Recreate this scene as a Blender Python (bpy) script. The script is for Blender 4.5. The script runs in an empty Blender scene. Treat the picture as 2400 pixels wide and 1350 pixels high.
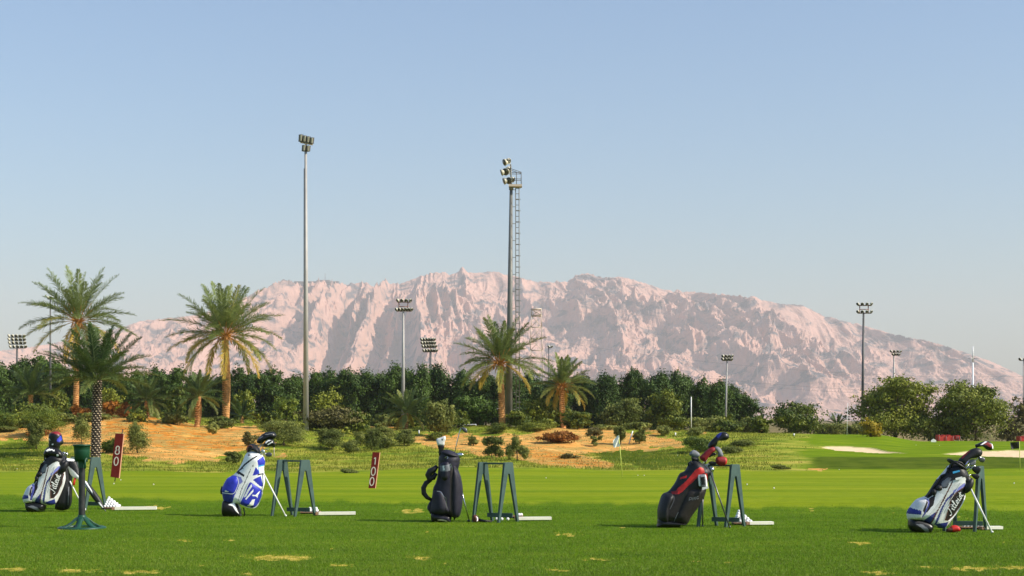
import bpy, math, random
import numpy as np
from mathutils import Vector

# ------------------------------------------------------------------ camera, sky, sun, exposure
R = math.radians
F, HZ, EYE = 3600.0, 985.0, 1.33          # focal length and horizon measured in the photograph (2400 px wide), eye height
scene = bpy.context.scene
cam_d = bpy.data.cameras.new("Camera")
cam = bpy.data.objects.new("Camera", cam_d)
scene.collection.objects.link(cam)
cam.location = (0, 0, EYE)
cam.rotation_euler = (R(90), 0, 0)
cam_d.sensor_width = 36
cam_d.lens = 36 * F / 2400
cam_d.shift_y = (HZ - 675) / 2400
cam_d.clip_start = 0.1
cam_d.clip_end = 60000
scene.camera = cam

SUN_EL, SUN_AZ = 37.0, 16.0               # azimuth measured from +X (right) towards the camera side
sd = Vector((math.cos(R(SUN_EL)) * math.cos(R(SUN_AZ)), -math.cos(R(SUN_EL)) * math.sin(R(SUN_AZ)), math.sin(R(SUN_EL))))
world = bpy.data.worlds.new("World")
scene.world = world
world.use_nodes = True
wn, wl = world.node_tree.nodes, world.node_tree.links
sky = wn.new("ShaderNodeTexSky")
sky.sky_type = 'NISHITA'
sky.sun_disc = False
sky.sun_elevation = R(SUN_EL)
sky.sun_rotation = math.atan2(sd.x, sd.y)
sky.altitude = 0
sky.air_density = 1.3
sky.dust_density = 1.2
sky.ozone_density = 6.0
bg = wn["Background"]
bg.inputs[1].default_value = 0.12
wl.new(sky.outputs[0], bg.inputs[0])
sun_d = bpy.data.lights.new("Sun", 'SUN')
sun_d.energy = 5.0
sun_d.angle = R(0.5)
sun_d.color = (1.0, 0.91, 0.76)
sun = bpy.data.objects.new("Sun", sun_d)
scene.collection.objects.link(sun)
sun.rotation_euler = sd.to_track_quat('Z', 'Y').to_euler()
scene.view_settings.view_transform = 'Standard'
scene.view_settings.look = 'None'
scene.view_settings.exposure = 0.45
scene.view_settings.gamma = 1
HAZE_DENSITY = 8.2e-5

# ------------------------------------------------------------------ helpers
def px2w(px, py, Y, dv=0.0):
    return np.array([(px - 1200) * Y / F, Y - dv, EYE - (py - HZ) * Y / F])

class MB:
    """collects vertices and faces and links them as one mesh object"""
    def __init__(s):
        s.v, s.f, s.m, s.t, s.n = [], [], [], [], 0
    def add(s, v, faces, m=0, tint=0.5):
        v = np.asarray(v, float).reshape(-1, 3)
        if not isinstance(faces, list): faces = [faces]
        for fc in faces:
            fc = np.asarray(fc, np.int64)
            if fc.size == 0: continue
            s.f.append(fc + s.n)
            s.m.append(np.full(len(fc), m, np.int32) if np.isscalar(m) else np.asarray(m, np.int32))
        s.v.append(v)
        s.t.append(np.full(len(v), tint, float) if np.isscalar(tint) else np.asarray(tint, float))
        s.n += len(v)
        return s
    def tube(s, path, r, n=8, m=0, cap=True, tint=0.5, flat=1.0):
        p = np.asarray(path, float)
        k = len(p)
        r = np.full(k, r, float) if np.isscalar(r) else np.asarray(r, float)
        d = np.gradient(p, axis=0)
        d /= np.linalg.norm(d, axis=1)[:, None] + 1e-12
        ref = np.array([0, 0, 1.0]) if abs(d[0][2]) < 0.9 else np.array([0, 1.0, 0])
        rings = []
        a = np.arange(n) * 2 * math.pi / n
        for i in range(k):
            u = np.cross(d[i], ref); u /= np.linalg.norm(u) + 1e-12
            w = np.cross(u, d[i])
            ref = w
            rings.append(p[i] + r[i] * (np.cos(a)[:, None] * u + flat * np.sin(a)[:, None] * w))
        v = np.concatenate(rings)
        i, j = np.meshgrid(np.arange(k - 1), np.arange(n), indexing='ij')
        q = np.stack([i * n + j, i * n + (j + 1) % n, (i + 1) * n + (j + 1) % n, (i + 1) * n + j], -1).reshape(-1, 4)
        fs = [q]
        if cap:
            fs += [np.array([list(range(n))[::-1]]), np.array([[(k - 1) * n + t for t in range(n)]])]
        s.add(v, fs, m, tint)
        return s
    def bar(s, p0, p1, w, h, up=(0, 0, 1), m=0):
        p0, p1 = np.asarray(p0, float), np.asarray(p1, float)
        d = p1 - p0; d /= np.linalg.norm(d)
        u = np.cross(d, up); u /= np.linalg.norm(u) + 1e-12
        t = np.cross(u, d)
        v = []
        for p in (p0, p1):
            for a, b in ((-1, -1), (1, -1), (1, 1), (-1, 1)):
                v.append(p + u * a * w / 2 + t * b * h / 2)
        s.add(v, [np.array([[0, 1, 2, 3], [7, 6, 5, 4], [0, 4, 5, 1], [1, 5, 6, 2], [2, 6, 7, 3], [3, 7, 4, 0]])], m)
        return s
    def box(s, c, size, m=0, rot=0.0):
        c = np.asarray(c, float); x, y, z = np.asarray(size) / 2
        co, si = math.cos(rot), math.sin(rot)
        v = [(c[0] + a * x * co - b * y * si, c[1] + a * x * si + b * y * co, c[2] + d * z) for d in (-1, 1) for a, b in ((-1, -1), (1, -1), (1, 1), (-1, 1))]
        s.add(v, [np.array([[3, 2, 1, 0], [4, 5, 6, 7], [0, 1, 5, 4], [1, 2, 6, 5], [2, 3, 7, 6], [3, 0, 4, 7]])], m)
        return s
    def extrude(s, poly, org, ax, up, th, m=0):
        """poly (a,b) coordinates in the plane org + a*ax + b*up, extruded by vector th"""
        org, ax, up, th = [np.asarray(q, float) for q in (org, ax, up, th)]
        n = len(poly)
        base = np.array([org + a * ax + b * up for a, b in poly])
        v = np.concatenate([base - th / 2, base + th / 2])
        side = np.array([[i, (i + 1) % n, n + (i + 1) % n, n + i] for i in range(n)])
        s.add(v, [np.array([list(range(n))[::-1]]), np.array([list(range(n, 2 * n))]), side], m)
        return s
    def lathe(s, c, prof, n=24, m=0):
        """prof: (r, z) pairs round a vertical axis"""
        c = np.asarray(c, float)
        a = np.arange(n) * 2 * math.pi / n
        v = np.concatenate([np.stack([c[0] + r * np.cos(a), c[1] + r * np.sin(a), np.full(n, c[2] + z)], 1) for r, z in prof])
        k = len(prof)
        i, j = np.meshgrid(np.arange(k - 1), np.arange(n), indexing='ij')
        q = np.stack([i * n + j, i * n + (j + 1) % n, (i + 1) * n + (j + 1) % n, (i + 1) * n + j], -1).reshape(-1, 4)
        s.add(v, [q], m)
        return s
    def ellipsoid(s, c, rad, n=12, k=8, m=0, axis=None, noise=0.0, rng=None):
        c = np.asarray(c, float)
        th = np.linspace(0.001, math.pi - 0.001, k)
        a = np.arange(n) * 2 * math.pi / n
        v = np.stack([np.outer(np.sin(th), np.cos(a)) * rad[0], np.outer(np.sin(th), np.sin(a)) * rad[1], np.outer(np.cos(th), np.ones(n)) * rad[2]], -1).reshape(-1, 3)
        if noise and rng is not None: v *= 1 + noise * (rng.random((len(v), 1)) - 0.5)
        if axis is not None:
            M = np.array(Vector(axis).to_track_quat('Z', 'Y').to_matrix())
            v = v @ M.T
        i, j = np.meshgrid(np.arange(k - 1), np.arange(n), indexing='ij')
        q = np.stack([i * n + j, (i + 1) * n + j, (i + 1) * n + (j + 1) % n, i * n + (j + 1) % n], -1).reshape(-1, 4)
        s.add(v + c, [q], m)
        return s
    def build(s, name, mats, parent=None, origin=None, smooth=True):
        v = np.concatenate(s.v)
        if parent is not None: v = v - np.array(base_of(parent))
        if origin is not None: v = v - np.array(origin, float)
        if not isinstance(mats, (list, tuple)): mats = [mats]
        me = bpy.data.meshes.new(name)
        me.vertices.add(len(v)); me.vertices.foreach_set("co", v.astype(np.float32).ravel())
        tot = np.concatenate([np.full(len(f), f.shape[1]) for f in s.f])
        idx = np.concatenate([f.ravel() for f in s.f])
        st = np.concatenate([[0], np.cumsum(tot)[:-1]])
        me.loops.add(len(idx)); me.loops.foreach_set("vertex_index", idx.astype(np.int32))
        me.polygons.add(len(tot)); me.polygons.foreach_set("loop_start", st.astype(np.int32))
        me.polygons.foreach_set("material_index", np.concatenate(s.m))
        me.update(calc_edges=True)
        me.validate()
        me.polygons.foreach_set("use_smooth", np.full(len(me.polygons), smooth))
        at = me.attributes.new("tint", 'FLOAT', 'POINT')
        at.data.foreach_set("value", np.concatenate(s.t).astype(np.float32))
        for m in mats: me.materials.append(m)
        o = bpy.data.objects.new(name, me)
        scene.collection.objects.link(o)
        if parent is not None: o.parent = parent
        if origin is not None: o.location = tuple(origin)
        return o

def base_of(o):
    p = np.zeros(3)
    while o is not None:
        p = p + np.array(o.location); o = o.parent
    return p

def tag(o, label=None, cat=None, group=None, kind=None):
    if label: o['label'] = label
    if cat: o['category'] = cat
    if group: o['group'] = group
    if kind: o['kind'] = kind
    return o

def thing(name, label, cat, loc, group=None):
    o = bpy.data.objects.new(name, None)
    o.empty_display_size = 0.2
    scene.collection.objects.link(o)
    o.location = tuple(float(q) for q in loc)
    return tag(o, label, cat, group)

def copy_tree(o, loc, rz=0, scale=1.0, label=None):
    c = o.copy(); scene.collection.objects.link(c)
    c.location = tuple(loc); c.rotation_euler = (0, 0, rz); c.scale = (scale,) * 3 if np.isscalar(scale) else scale
    if label: c['label'] = label
    for ch in list(o.children):
        d = ch.copy(); scene.collection.objects.link(d); d.parent = c
        for g in ch.children:
            e = g.copy(); scene.collection.objects.link(e); e.parent = d
    return c

# ------------------------------------------------------------------ noise
def vnoise(x, y, seed=0):
    """smooth value noise, -1..1"""
    xi, yi = np.floor(x).astype(np.int64), np.floor(y).astype(np.int64)
    xf, yf = x - xi, y - yi
    u, v = xf * xf * xf * (xf * (xf * 6 - 15) + 10), yf * yf * yf * (yf * (yf * 6 - 15) + 10)
    def h(a, b):
        n = (a * 374761393 + b * 668265263 + seed * 1274126177) & 0x7fffffff
        n = ((n ^ (n >> 13)) * 1274126177) & 0x7fffffff
        n = ((n ^ (n >> 16)) * 668265263) & 0x7fffffff
        return (n & 0xffff) / 32767.5 - 1
    return (h(xi, yi) * (1 - u) + h(xi + 1, yi) * u) * (1 - v) + (h(xi, yi + 1) * (1 - u) + h(xi + 1, yi + 1) * u) * v
def fbm(x, y, o=4, seed=0):
    s, a, t = 0, 1, 0
    for i in range(o):
        s = s + a * vnoise(x * 2 ** i + 17.3 * i, y * 2 ** i - 9.1 * i, seed + i); t += a; a *= 0.5
    return s / t
def ridged(x, y, o=4, seed=0):
    s, a, t = 0, 1, 0
    for i in range(o):
        s = s + a * (1 - 2 * np.abs(vnoise(x * 2 ** i + 7.7 * i, y * 2 ** i + 3.1 * i, seed + i))); t += a; a *= 0.5
    return s / t
def smooth(a, b, x):
    t = np.clip((x - a) / (b - a), 0, 1); return t * t * (3 - 2 * t)
def inpoly(px, py, poly):
    poly = np.asarray(poly, float); ins = np.zeros(np.shape(px), bool)
    x0, y0 = poly[-1]
    for x1, y1 in poly:
        c = ((y1 > py) != (y0 > py))
        with np.errstate(divide='ignore', invalid='ignore'):
            ins ^= c & (px < (x0 - x1) * (py - y1) / (y0 - y1 + 1e-12) + x1)
        x0, y0 = x1, y1
    return ins

# ------------------------------------------------------------------ materials
def nodes_of(m):
    m.use_nodes = True
    return m.node_tree.nodes, m.node_tree.links, m.node_tree.nodes["Principled BSDF"]

def mat(name, col, rough=0.6, metal=0.0, var=0.12, scale=20.0, bump=0.0, spec=0.4, coat=0.0, sheen=0.0):
    m = bpy.data.materials.new(name)
    n, l, b = nodes_of(m)
    b.inputs['Roughness'].default_value = rough
    b.inputs['Metallic'].default_value = metal
    b.inputs['Specular IOR Level'].default_value = spec
    b.inputs['Coat Weight'].default_value = coat
    b.inputs['Sheen Weight'].default_value = sheen
    tc = n.new('ShaderNodeTexCoord'); nz = n.new('ShaderNodeTexNoise')
    nz.inputs['Scale'].default_value = scale; nz.inputs['Detail'].default_value = 5
    l.new(tc.outputs['Object'], nz.inputs['Vector'])
    mr = n.new('ShaderNodeMapRange')
    mr.inputs[1].default_value = 0.3; mr.inputs[2].default_value = 0.7
    mr.inputs[3].default_value = 1 - var; mr.inputs[4].default_value = 1 + var
    l.new(nz.outputs['Fac'], mr.inputs[0])
    mx = n.new('ShaderNodeMix'); mx.data_type = 'RGBA'; mx.blend_type = 'MULTIPLY'
    mx.inputs[0].default_value = 1
    mx.inputs[6].default_value = (*col, 1)
    l.new(mr.outputs[0], mx.inputs[7])
    l.new(mx.outputs[2], b.inputs['Base Color'])
    if bump:
        bp = n.new('ShaderNodeBump'); bp.inputs['Strength'].default_value = bump; bp.inputs['Distance'].default_value = 0.01
        l.new(nz.outputs['Fac'], bp.inputs['Height']); l.new(bp.outputs[0], b.inputs['Normal'])
    return m

def leafmat(name, dark, light, third=None, transl=0.25, rough=0.55, rnd=0.3):
    """colour runs dark -> light -> third with the 'tint' attribute of the leaf, shifted per plant"""
    m = bpy.data.materials.new(name)
    n, l, b = nodes_of(m)
    at = n.new('ShaderNodeAttribute'); at.attribute_name = 'tint'
    oi = n.new('ShaderNodeObjectInfo')
    mr = n.new('ShaderNodeMapRange'); mr.inputs[3].default_value = -rnd / 2; mr.inputs[4].default_value = rnd / 2
    l.new(oi.outputs['Random'], mr.inputs[0])
    ad = n.new('ShaderNodeMath'); ad.operation = 'ADD'
    l.new(at.outputs['Fac'], ad.inputs[0]); l.new(mr.outputs[0], ad.inputs[1])
    cr = n.new('ShaderNodeValToRGB')
    cr.color_ramp.elements[0].color = (*dark, 1); cr.color_ramp.elements[0].position = 0.0
    cr.color_ramp.elements[1].color = (*light, 1); cr.color_ramp.elements[1].position = 0.75 if third else 1.0
    if third:
        e = cr.color_ramp.elements.new(1.0); e.color = (*third, 1)
    l.new(ad.outputs[0], cr.inputs[0])
    l.new(cr.outputs[0], b.inputs['Base Color'])
    b.inputs['Roughness'].default_value = rough
    b.inputs['Specular IOR Level'].default_value = 0.3
    tr = n.new('ShaderNodeBsdfTranslucent'); l.new(cr.outputs[0], tr.inputs['Color'])
    ms = n.new('ShaderNodeMixShader'); ms.inputs[0].default_value = transl
    l.new(b.outputs[0], ms.inputs[1]); l.new(tr.outputs[0], ms.inputs[2])
    l.new(ms.outputs[0], n['Material Output'].inputs['Surface'])
    return m

M = {}
M['white'] = mat('white_fabric', (0.86, 0.86, 0.86), 0.55, var=0.06, scale=60, bump=0.1)
M['silver'] = mat('silver_fabric', (0.70, 0.70, 0.69), 0.45, var=0.10, scale=40, bump=0.1)
M['black'] = mat('black_fabric', (0.010, 0.010, 0.012), 0.5, var=0.3, scale=40, bump=0.3)
M['charcoal'] = mat('charcoal_fabric', (0.016, 0.012, 0.012), 0.6, var=0.3, scale=25, bump=0.3)
M['navy'] = mat('navy_fabric', (0.014, 0.013, 0.026), 0.6, var=0.3, scale=12, bump=0.4)
M['blue'] = mat('blue_fabric', (0.028, 0.04, 0.46), 0.5, var=0.15, scale=30, bump=0.2)
M['blue_dark'] = mat('dark_blue_fabric', (0.02, 0.03, 0.22), 0.5, var=0.15, scale=30)
M['stripe'] = mat('dull_blue_trim', (0.035, 0.045, 0.22), 0.5, var=0.15)
M['goldleaf'] = leafmat('golden_foliage', (0.22, 0.16, 0.01), (0.60, 0.46, 0.03), None, 0.3, 0.6, 0.2)
M['lav'] = mat('lavender_fabric', (0.22, 0.24, 0.62), 0.5, var=0.1)
M['cyan'] = mat('cyan_tag', (0.05, 0.35, 0.7), 0.4)
M['brown'] = mat('brown_trim', (0.10, 0.03, 0.02), 0.5)
M['yellowpole'] = mat('yellow_green_stick', (0.55, 0.60, 0.12), 0.5)
M['redtarp'] = mat('faded_red_tarpaulin', (0.55, 0.045, 0.03), 0.6, var=0.15, scale=2)
M['ridgewall'] = mat('grey_ridge_building', (0.12, 0.11, 0.12), 0.8)
M['red'] = mat('red_fabric', (0.55, 0.02, 0.015), 0.5, var=0.2, bump=0.3)
M['red_dark'] = mat('dark_red_fabric', (0.22, 0.012, 0.015), 0.6, var=0.2, bump=0.3)
M['grey'] = mat('grey_fabric', (0.16, 0.17, 0.19), 0.6, var=0.2)
M['rubber'] = mat('black_rubber', (0.008, 0.008, 0.008), 0.35, var=0.2)
M['whiteplas'] = mat('white_paint', (0.82, 0.82, 0.80), 0.35, var=0.04)
M['ball'] = mat('golf_ball_white', (0.85, 0.85, 0.85), 0.3, var=0.02, scale=200)
M['chrome'] = mat('steel', (0.6, 0.6, 0.62), 0.25, metal=1.0, var=0.05)
M['darksteel'] = mat('dark_steel', (0.12, 0.12, 0.13), 0.35, metal=0.6, var=0.1)
M['standgreen'] = mat('grey_green_paint', (0.050, 0.090, 0.080), 0.45, var=0.2, scale=8)
M['washgreen'] = mat('green_plastic', (0.010, 0.060, 0.032), 0.45, var=0.15, scale=6)
M['washpole'] = mat('weathered_dark_pole', (0.022, 0.024, 0.024), 0.5, var=0.6, scale=18)
M['plank'] = mat('white_painted_wood', (0.88, 0.84, 0.70), 0.5, var=0.05)
M['plankend'] = mat('bare_wood', (0.35, 0.2, 0.12), 0.7)
M['sign'] = mat('dark_red_board', (0.13, 0.002, 0.002), 0.5, var=0.12)
M['signedge'] = mat('sign_edge_wood', (0.5, 0.25, 0.15), 0.6)
M['digit'] = mat('pale_digit_paint', (0.62, 0.55, 0.5), 0.5)
M['galv'] = mat('galvanised_steel', (0.36, 0.35, 0.33), 0.55, metal=0.15, var=0.12, scale=0.8)
M['mastgrey'] = mat('grey_mast_steel', (0.17, 0.17, 0.155), 0.55, metal=0.15, var=0.15, scale=0.8)  # darker grey variant of the galvanised steel, for the ladder mast
M['wire'] = mat('wire', (0.3, 0.27, 0.27), 0.6)
M['litter'] = leafmat('dry_litter', (0.16, 0.08, 0.02), (0.38, 0.30, 0.08), (0.20, 0.26, 0.05), 0.1, 0.8, 0.0)
M['dksteel'] = mat('mast_dark_steel', (0.10, 0.10, 0.10), 0.5, var=0.2, scale=1)
M['rustred'] = mat('red_oxide_steel', (0.26, 0.13, 0.10), 0.6, var=0.2, scale=1)
M['lampwhite'] = mat('lamp_housing', (0.55, 0.52, 0.40), 0.4, var=0.15)
M['lampdark'] = mat('lamp_dark_glass', (0.05, 0.05, 0.03), 0.2)
M['creamy'] = mat('faded_paint', (0.6, 0.5, 0.4), 0.6)
M['palmtrunk'] = mat('palm_trunk_bark', (0.46, 0.23, 0.08), 0.85, var=0.45, scale=3, bump=1.0)
M['palmtrunkdark'] = mat('palm_trunk_dark_bark', (0.055, 0.040, 0.028), 0.85, var=0.4, scale=5, bump=1.0)
M['boot'] = mat('cut_leaf_base', (0.55, 0.44, 0.30), 0.8, var=0.3)
M['bark'] = mat('tree_bark', (0.12, 0.08, 0.05), 0.9, var=0.4, scale=2)
M['stalk'] = mat('orange_frond_stalk', (0.45, 0.20, 0.03), 0.6, var=0.3)
M['palmleaf'] = leafmat('palm_leaflet', (0.060, 0.105, 0.022), (0.280, 0.340, 0.100), (0.60, 0.42, 0.07), 0.3, 0.45, 0.12)
M['palmdark'] = leafmat('palm_leaflet_dark', (0.030, 0.070, 0.020), (0.150, 0.210, 0.060), (0.30, 0.30, 0.09), 0.25, 0.45, 0.1)
M['hedge'] = leafmat('dark_foliage', (0.020, 0.052, 0.005), (0.095, 0.160, 0.018), None, 0.2, 0.6, 0.35)
M['midleaf'] = leafmat('mid_green_foliage', (0.045, 0.080, 0.008), (0.270, 0.290, 0.026), None, 0.2, 0.6, 0.25)
M['brightleaf'] = leafmat('yellow_green_foliage', (0.07, 0.12, 0.015), (0.26, 0.30, 0.03), None, 0.3, 0.6, 0.2)
M['greyleaf'] = leafmat('grey_green_foliage', (0.090, 0.120, 0.022), (0.350, 0.370, 0.090), None, 0.35, 0.7, 0.3)
M['brownleaf'] = leafmat('brownish_foliage', (0.055, 0.052, 0.015), (0.20, 0.18, 0.05), None, 0.15, 0.7, 0.2)
M['orangeleaf'] = leafmat('dry_orange_shrub', (0.22, 0.075, 0.012), (0.50, 0.20, 0.025), None, 0.2, 0.7, 0.2)
M['rustleaf'] = leafmat('rusty_brown_shrub', (0.14, 0.05, 0.01), (0.34, 0.14, 0.02), None, 0.2, 0.7, 0.2)
M['grassblade'] = leafmat('tee_grass_blades', (0.045, 0.105, 0.006), (0.19, 0.260, 0.022), (0.5, 0.42, 0.06), 0.25, 0.6, 0.0)
M['roughblade'] = leafmat('rough_grass_blades', (0.08, 0.12, 0.008), (0.33, 0.33, 0.03), (0.70, 0.52, 0.10), 0.25, 0.7, 0.0)

# ------------------------------------------------------------------ terrain
COLX = np.array([-600, 0, 300, 600, 850, 1200, 1450, 1800, 2050, 2170, 2400, 3000.])
ROWS = [
 (26.6, [1165] * 12),
 (45, [1143] * 12),
 (60, [1130] * 12),
 (80, [1116, 1116, 1116, 1118, 1116, 1113, 1115, 1116, 1116, 1116, 1116, 1116]),
 (95, [1105, 1105, 1105, 1108, 1103, 1096, 1102, 1103, 1104, 1104, 1102, 1100]),
 (105, [1082, 1080, 1085, 1090, 1088, 1080, 1085, 1082, 1080, 1080, 1080, 1080]),
 (115, [1058, 1058, 1062, 1070, 1070, 1060, 1068, 1056, 1064, 1066, 1067, 1067]),
 (125, [1035, 1035, 1030, 1040, 1050, 1040, 1048, 1035, 1047, 1052, 1054, 1054]),
 (135, [1010, 1010, 998, 1015, 1030, 1022, 1028, 1023, 1027, 1041, 1042, 1042]),
 (145, [995, 995, 979, 997, 1012, 1010, 1015, 1018, 1021, 1037, 1037, 1037]),
 (155, [990, 988, 968, 991, 1003, 1003, 1008, 1016, 1020, 1036, 1035, 1035]),
 (175, [1000, 992, 978, 995, 1006, 1006, 1011, 1021, 1026, 1041, 1040, 1040]),
 (200, [1012, 1010, 1005, 1008, 1012, 1012, 1018, 1028, 1030, 1042, 1040, 1040]),
]
RY = np.array([-1e5, 0, 14, 21, 26.6] + [r[0] for r in ROWS[1:]] + [300, 600, 1500, 1e5])
RZ = np.zeros((len(RY), len(COLX)))
for i, r in enumerate(ROWS[1:]):
    RZ[5 + i] = EYE - (np.array(r[1]) - HZ) * r[0] / F
RZ[-4:] = -1.0
def terrain(X, Y):
    X, Y = np.asarray(X, float), np.asarray(Y, float)
    c = 1200 + F * X / np.maximum(Y, 40.0)
    c = np.clip(c, COLX[0], COLX[-1] - 1e-6)
    yi = np.clip(np.searchsorted(RY, Y, side='right') - 1, 1, len(RY) - 3)
    ci = np.clip(np.searchsorted(COLX, c, side='right') - 1, 0, len(COLX) - 2)
    cf = (c - COLX[ci]) / (COLX[ci + 1] - COLX[ci]); cf = cf * cf * (3 - 2 * cf)
    def row(k):
        k = np.clip(k, 0, len(RY) - 1)
        return RZ[k, ci] * (1 - cf) + RZ[k, ci + 1] * cf
    y0, y1 = RY[yi], RY[yi + 1]
    t = np.clip((Y - y0) / (y1 - y0), 0, 1)
    z0, z1 = row(yi), row(yi + 1)
    m0 = (z1 - row(yi - 1)) / (y1 - RY[yi - 1]); m1 = (row(yi + 2) - z0) / (RY[np.clip(yi + 2, 0, len(RY) - 1)] - y0)
    h = y1 - y0
    z = (2*t**3 - 3*t**2 + 1) * z0 + (t**3 - 2*t**2 + t) * h * m0 + (-2*t**3 + 3*t**2) * z1 + (t**3 - t**2) * h * m1
    z = np.where(Y <= 26.6, 0.0, z)
    amp = smooth(96, 120, Y) * (1 - smooth(300, 400, Y))
    left = 1 - smooth(1600, 1750, c)
    z = z + amp * (0.12 + 0.22 * left) * fbm(X / 9, Y / 7, 3, 5) + amp * left * 0.16 * fbm(X / 2.2, Y / 2.2, 4, 9)
    z = z + smooth(30, 60, Y) * (1 - smooth(90, 100, Y)) * 0.04 * fbm(X / 12, Y / 12, 2, 3)
    return z
def gz(x, y): return float(terrain(np.array([x]), np.array([y]))[0])
_ys = np.concatenate([np.linspace(12, 100, 900), np.linspace(100.05, 260, 3200)])
def ground_at(px, py, ymin=12.0, ymax=158.0):
    """first ground point seen under a photo pixel"""
    Z = terrain((px - 1200) * _ys / F, _ys)
    s = HZ + (EYE - Z) * F / _ys
    ok = (s <= py) & (_ys >= ymin) & (_ys <= ymax)
    k = int(np.argmax(ok)) if ok.any() else int(np.argmin(np.where((_ys >= ymin) & (_ys <= ymax), s, 1e9)))
    return np.array([(px - 1200) * _ys[k] / F, _ys[k], Z[k]])

yl = np.concatenate([[-600, -200, -60, -10], np.linspace(0, 12, 5), 4788 / (np.linspace(1385, 1165, 90) - 985.), np.linspace(27, 95, 110), np.linspace(95.4, 175, 210), np.linspace(176, 260, 40), [280, 300, 340, 400, 500, 700, 1000, 1500, 2200, 3200, 4500, 6500, 9000, 12500]])
ul = np.concatenate([[-9000, -5000, -3000, -2000, -1400, -1000], np.arange(-700, 3101, 7), [3400, 4000, 5000, 7000, 11000]]) - 1200.0
YY, UU = np.meshgrid(yl, ul, indexing='ij')
XX = UU / F * np.maximum(YY, 14)
XX[YY < 12] = (UU / F * 40)[YY < 12]
ZZ = terrain(XX, YY)
PX = 1200 + F * XX / np.maximum(YY, 8); PY = HZ + (EYE - ZZ) * F / np.maximum(YY, 8)
SAND = [
 [(60, 990), (130, 975), (220, 960), (340, 975), (420, 985), (500, 1003), (600, 1000), (645, 1018), (640, 1048), (560, 1065), (500, 1077), (420, 1088), (330, 1074), (250, 1062), (170, 1048), (100, 1036), (60, 1030), (0, 1026), (-200, 1024), (-200, 998), (0, 1003)],
 [(960, 1032), (1000, 1018), (1100, 1018), (1200, 1020), (1290, 1008), (1350, 990), (1420, 1000), (1480, 1014), (1600, 1035), (1600, 1051), (1480, 1053), (1440, 1056), (1370, 1062), (1420, 1081), (1432, 1095), (1380, 1099), (1280, 1091), (1180, 1073), (1090, 1061), (1000, 1046)],
 [(855, 970), (940, 975), (935, 1008), (870, 1012)], [(1480, 985), (1550, 1010), (1545, 1024), (1500, 1010)], [(1615, 1000), (1670, 1004), (1660, 1017), (1620, 1015)],
 [(1890, 1098), (1945, 1099), (1940, 1105), (1900, 1104)], [(640, 1060), (690, 1068), (660, 1075)],
]
REDSOIL = [[(240, 960), (330, 965), (420, 985), (480, 1010), (580, 1040), (590, 1055), (430, 1060), (350, 1042), (290, 1022), (250, 1010)], SAND[2], SAND[3], SAND[4], [(1190, 1050), (1300, 1058), (1430, 1080), (1430, 1099), (1280, 1092)]]
def soft(px, py, polys, jx=9, jy=3.5, seed=3):
    """polygon mask with a ragged edge, averaged over a few jittered copies"""
    out = np.zeros(px.shape)
    sel = (py > 950) & (py < 1420)
    x, y = px[sel], py[sel]
    acc = np.zeros(x.shape)
    nx = vnoise(x / 34, y / 8, seed) * 20 + vnoise(x / 12, y / 4, seed + 1) * 10
    ny = vnoise(x / 34, y / 8, seed + 2) * 5 + vnoise(x / 12, y / 4, seed + 3) * 3
    for dx, dy in ((0, 0), (jx, 0), (-jx, 0), (0, jy), (0, -jy)):
        m = np.zeros(x.shape, bool)
        for p in polys: m |= inpoly(x + nx + dx, y + ny + dy, p)
        acc += m
    out[sel] = acc / 5
    return out
BUNKERS = [[(1922, 1048), (1945, 1045), (1990, 1045), (2040, 1049), (2080, 1057), (2125, 1062), (2040, 1061), (1960, 1056)], [(2205, 1064), (2260, 1057), (2330, 1055), (2450, 1054), (2600, 1058), (2600, 1070), (2420, 1072), (2320, 1070)]]
bunk = soft(PX, PY, BUNKERS, 3, 1, 20) if False else None
def hard(px, py, polys):
    m = np.zeros(px.shape, bool)
    for p in polys: m |= inpoly(px + vnoise(px / 30, py / 9, 50) * 4, py + vnoise(px / 30, py / 9, 51) * 0.8, p)
    return m.astype(float)
vis = (YY > 90) & (YY < 170)
a_sand = soft(PX, PY, SAND) * vis
a_red = soft(PX, PY, REDSOIL, 16, 5, 8) * vis
a_bunk = hard(PX, PY, BUNKERS) * (YY > 100) * (YY < 150)
edge = 94 + 3 * vnoise(PX / 120, PX * 0, 4)
lr = smooth(1500, 1750, PX)
a_rough = smooth(edge, edge + 3, YY) * (1 - smooth(1780, 2010, PX + 90 * fbm(XX / 4, YY / 5, 4, 71)))
a_dark = smooth(96, 99, YY) * (1 - smooth(108, 114, YY)) * smooth(1850, 1960, PX) + soft(PX, PY, [[(1345, 1060), (1400, 1048), (1520, 1052), (1650, 1065), (1650, 1092), (1500, 1096), (1445, 1085)]], 8, 3, 31) * 0.8 + soft(PX, PY, [[(-100, 1035), (60, 1040), (130, 1062), (60, 1082), (-100, 1075)]], 8, 3, 33) * 0.9 + 0.35 * soft(PX, PY, [[(640, 1080), (900, 1075), (1080, 1078), (1200, 1082), (1380, 1102), (900, 1098), (680, 1092)]], 12, 3, 35)
teeb = 1163 + 32 * PX / 2400 + 5 * vnoise(PX / 110, PX * 0, 7) + 3 * vnoise(PX / 25, PX * 0, 8)
a_tee = smooth(teeb - 10, teeb + 10, PY) * (YY < 60)
DRY = [(650, 1308, 72, 7), (988, 1309, 28, 4), (2010, 1273, 22, 2.5), (1330, 1254, 24, 3), (330, 1341, 55, 4), (180, 1338, 50, 4), (20, 1335, 60, 4), (970, 1198, 32, 4), (1390, 1312, 30, 3), (2280, 1333, 60, 4), (2380, 1330, 30, 5), (1300, 1337, 25, 3), (2060, 1343, 40, 3), (375, 1190, 30, 4), (560, 1192, 14, 3), (2180, 1330, 20, 3), (800, 1325, 25, 3)]
rdry = np.random.default_rng(12)
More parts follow.
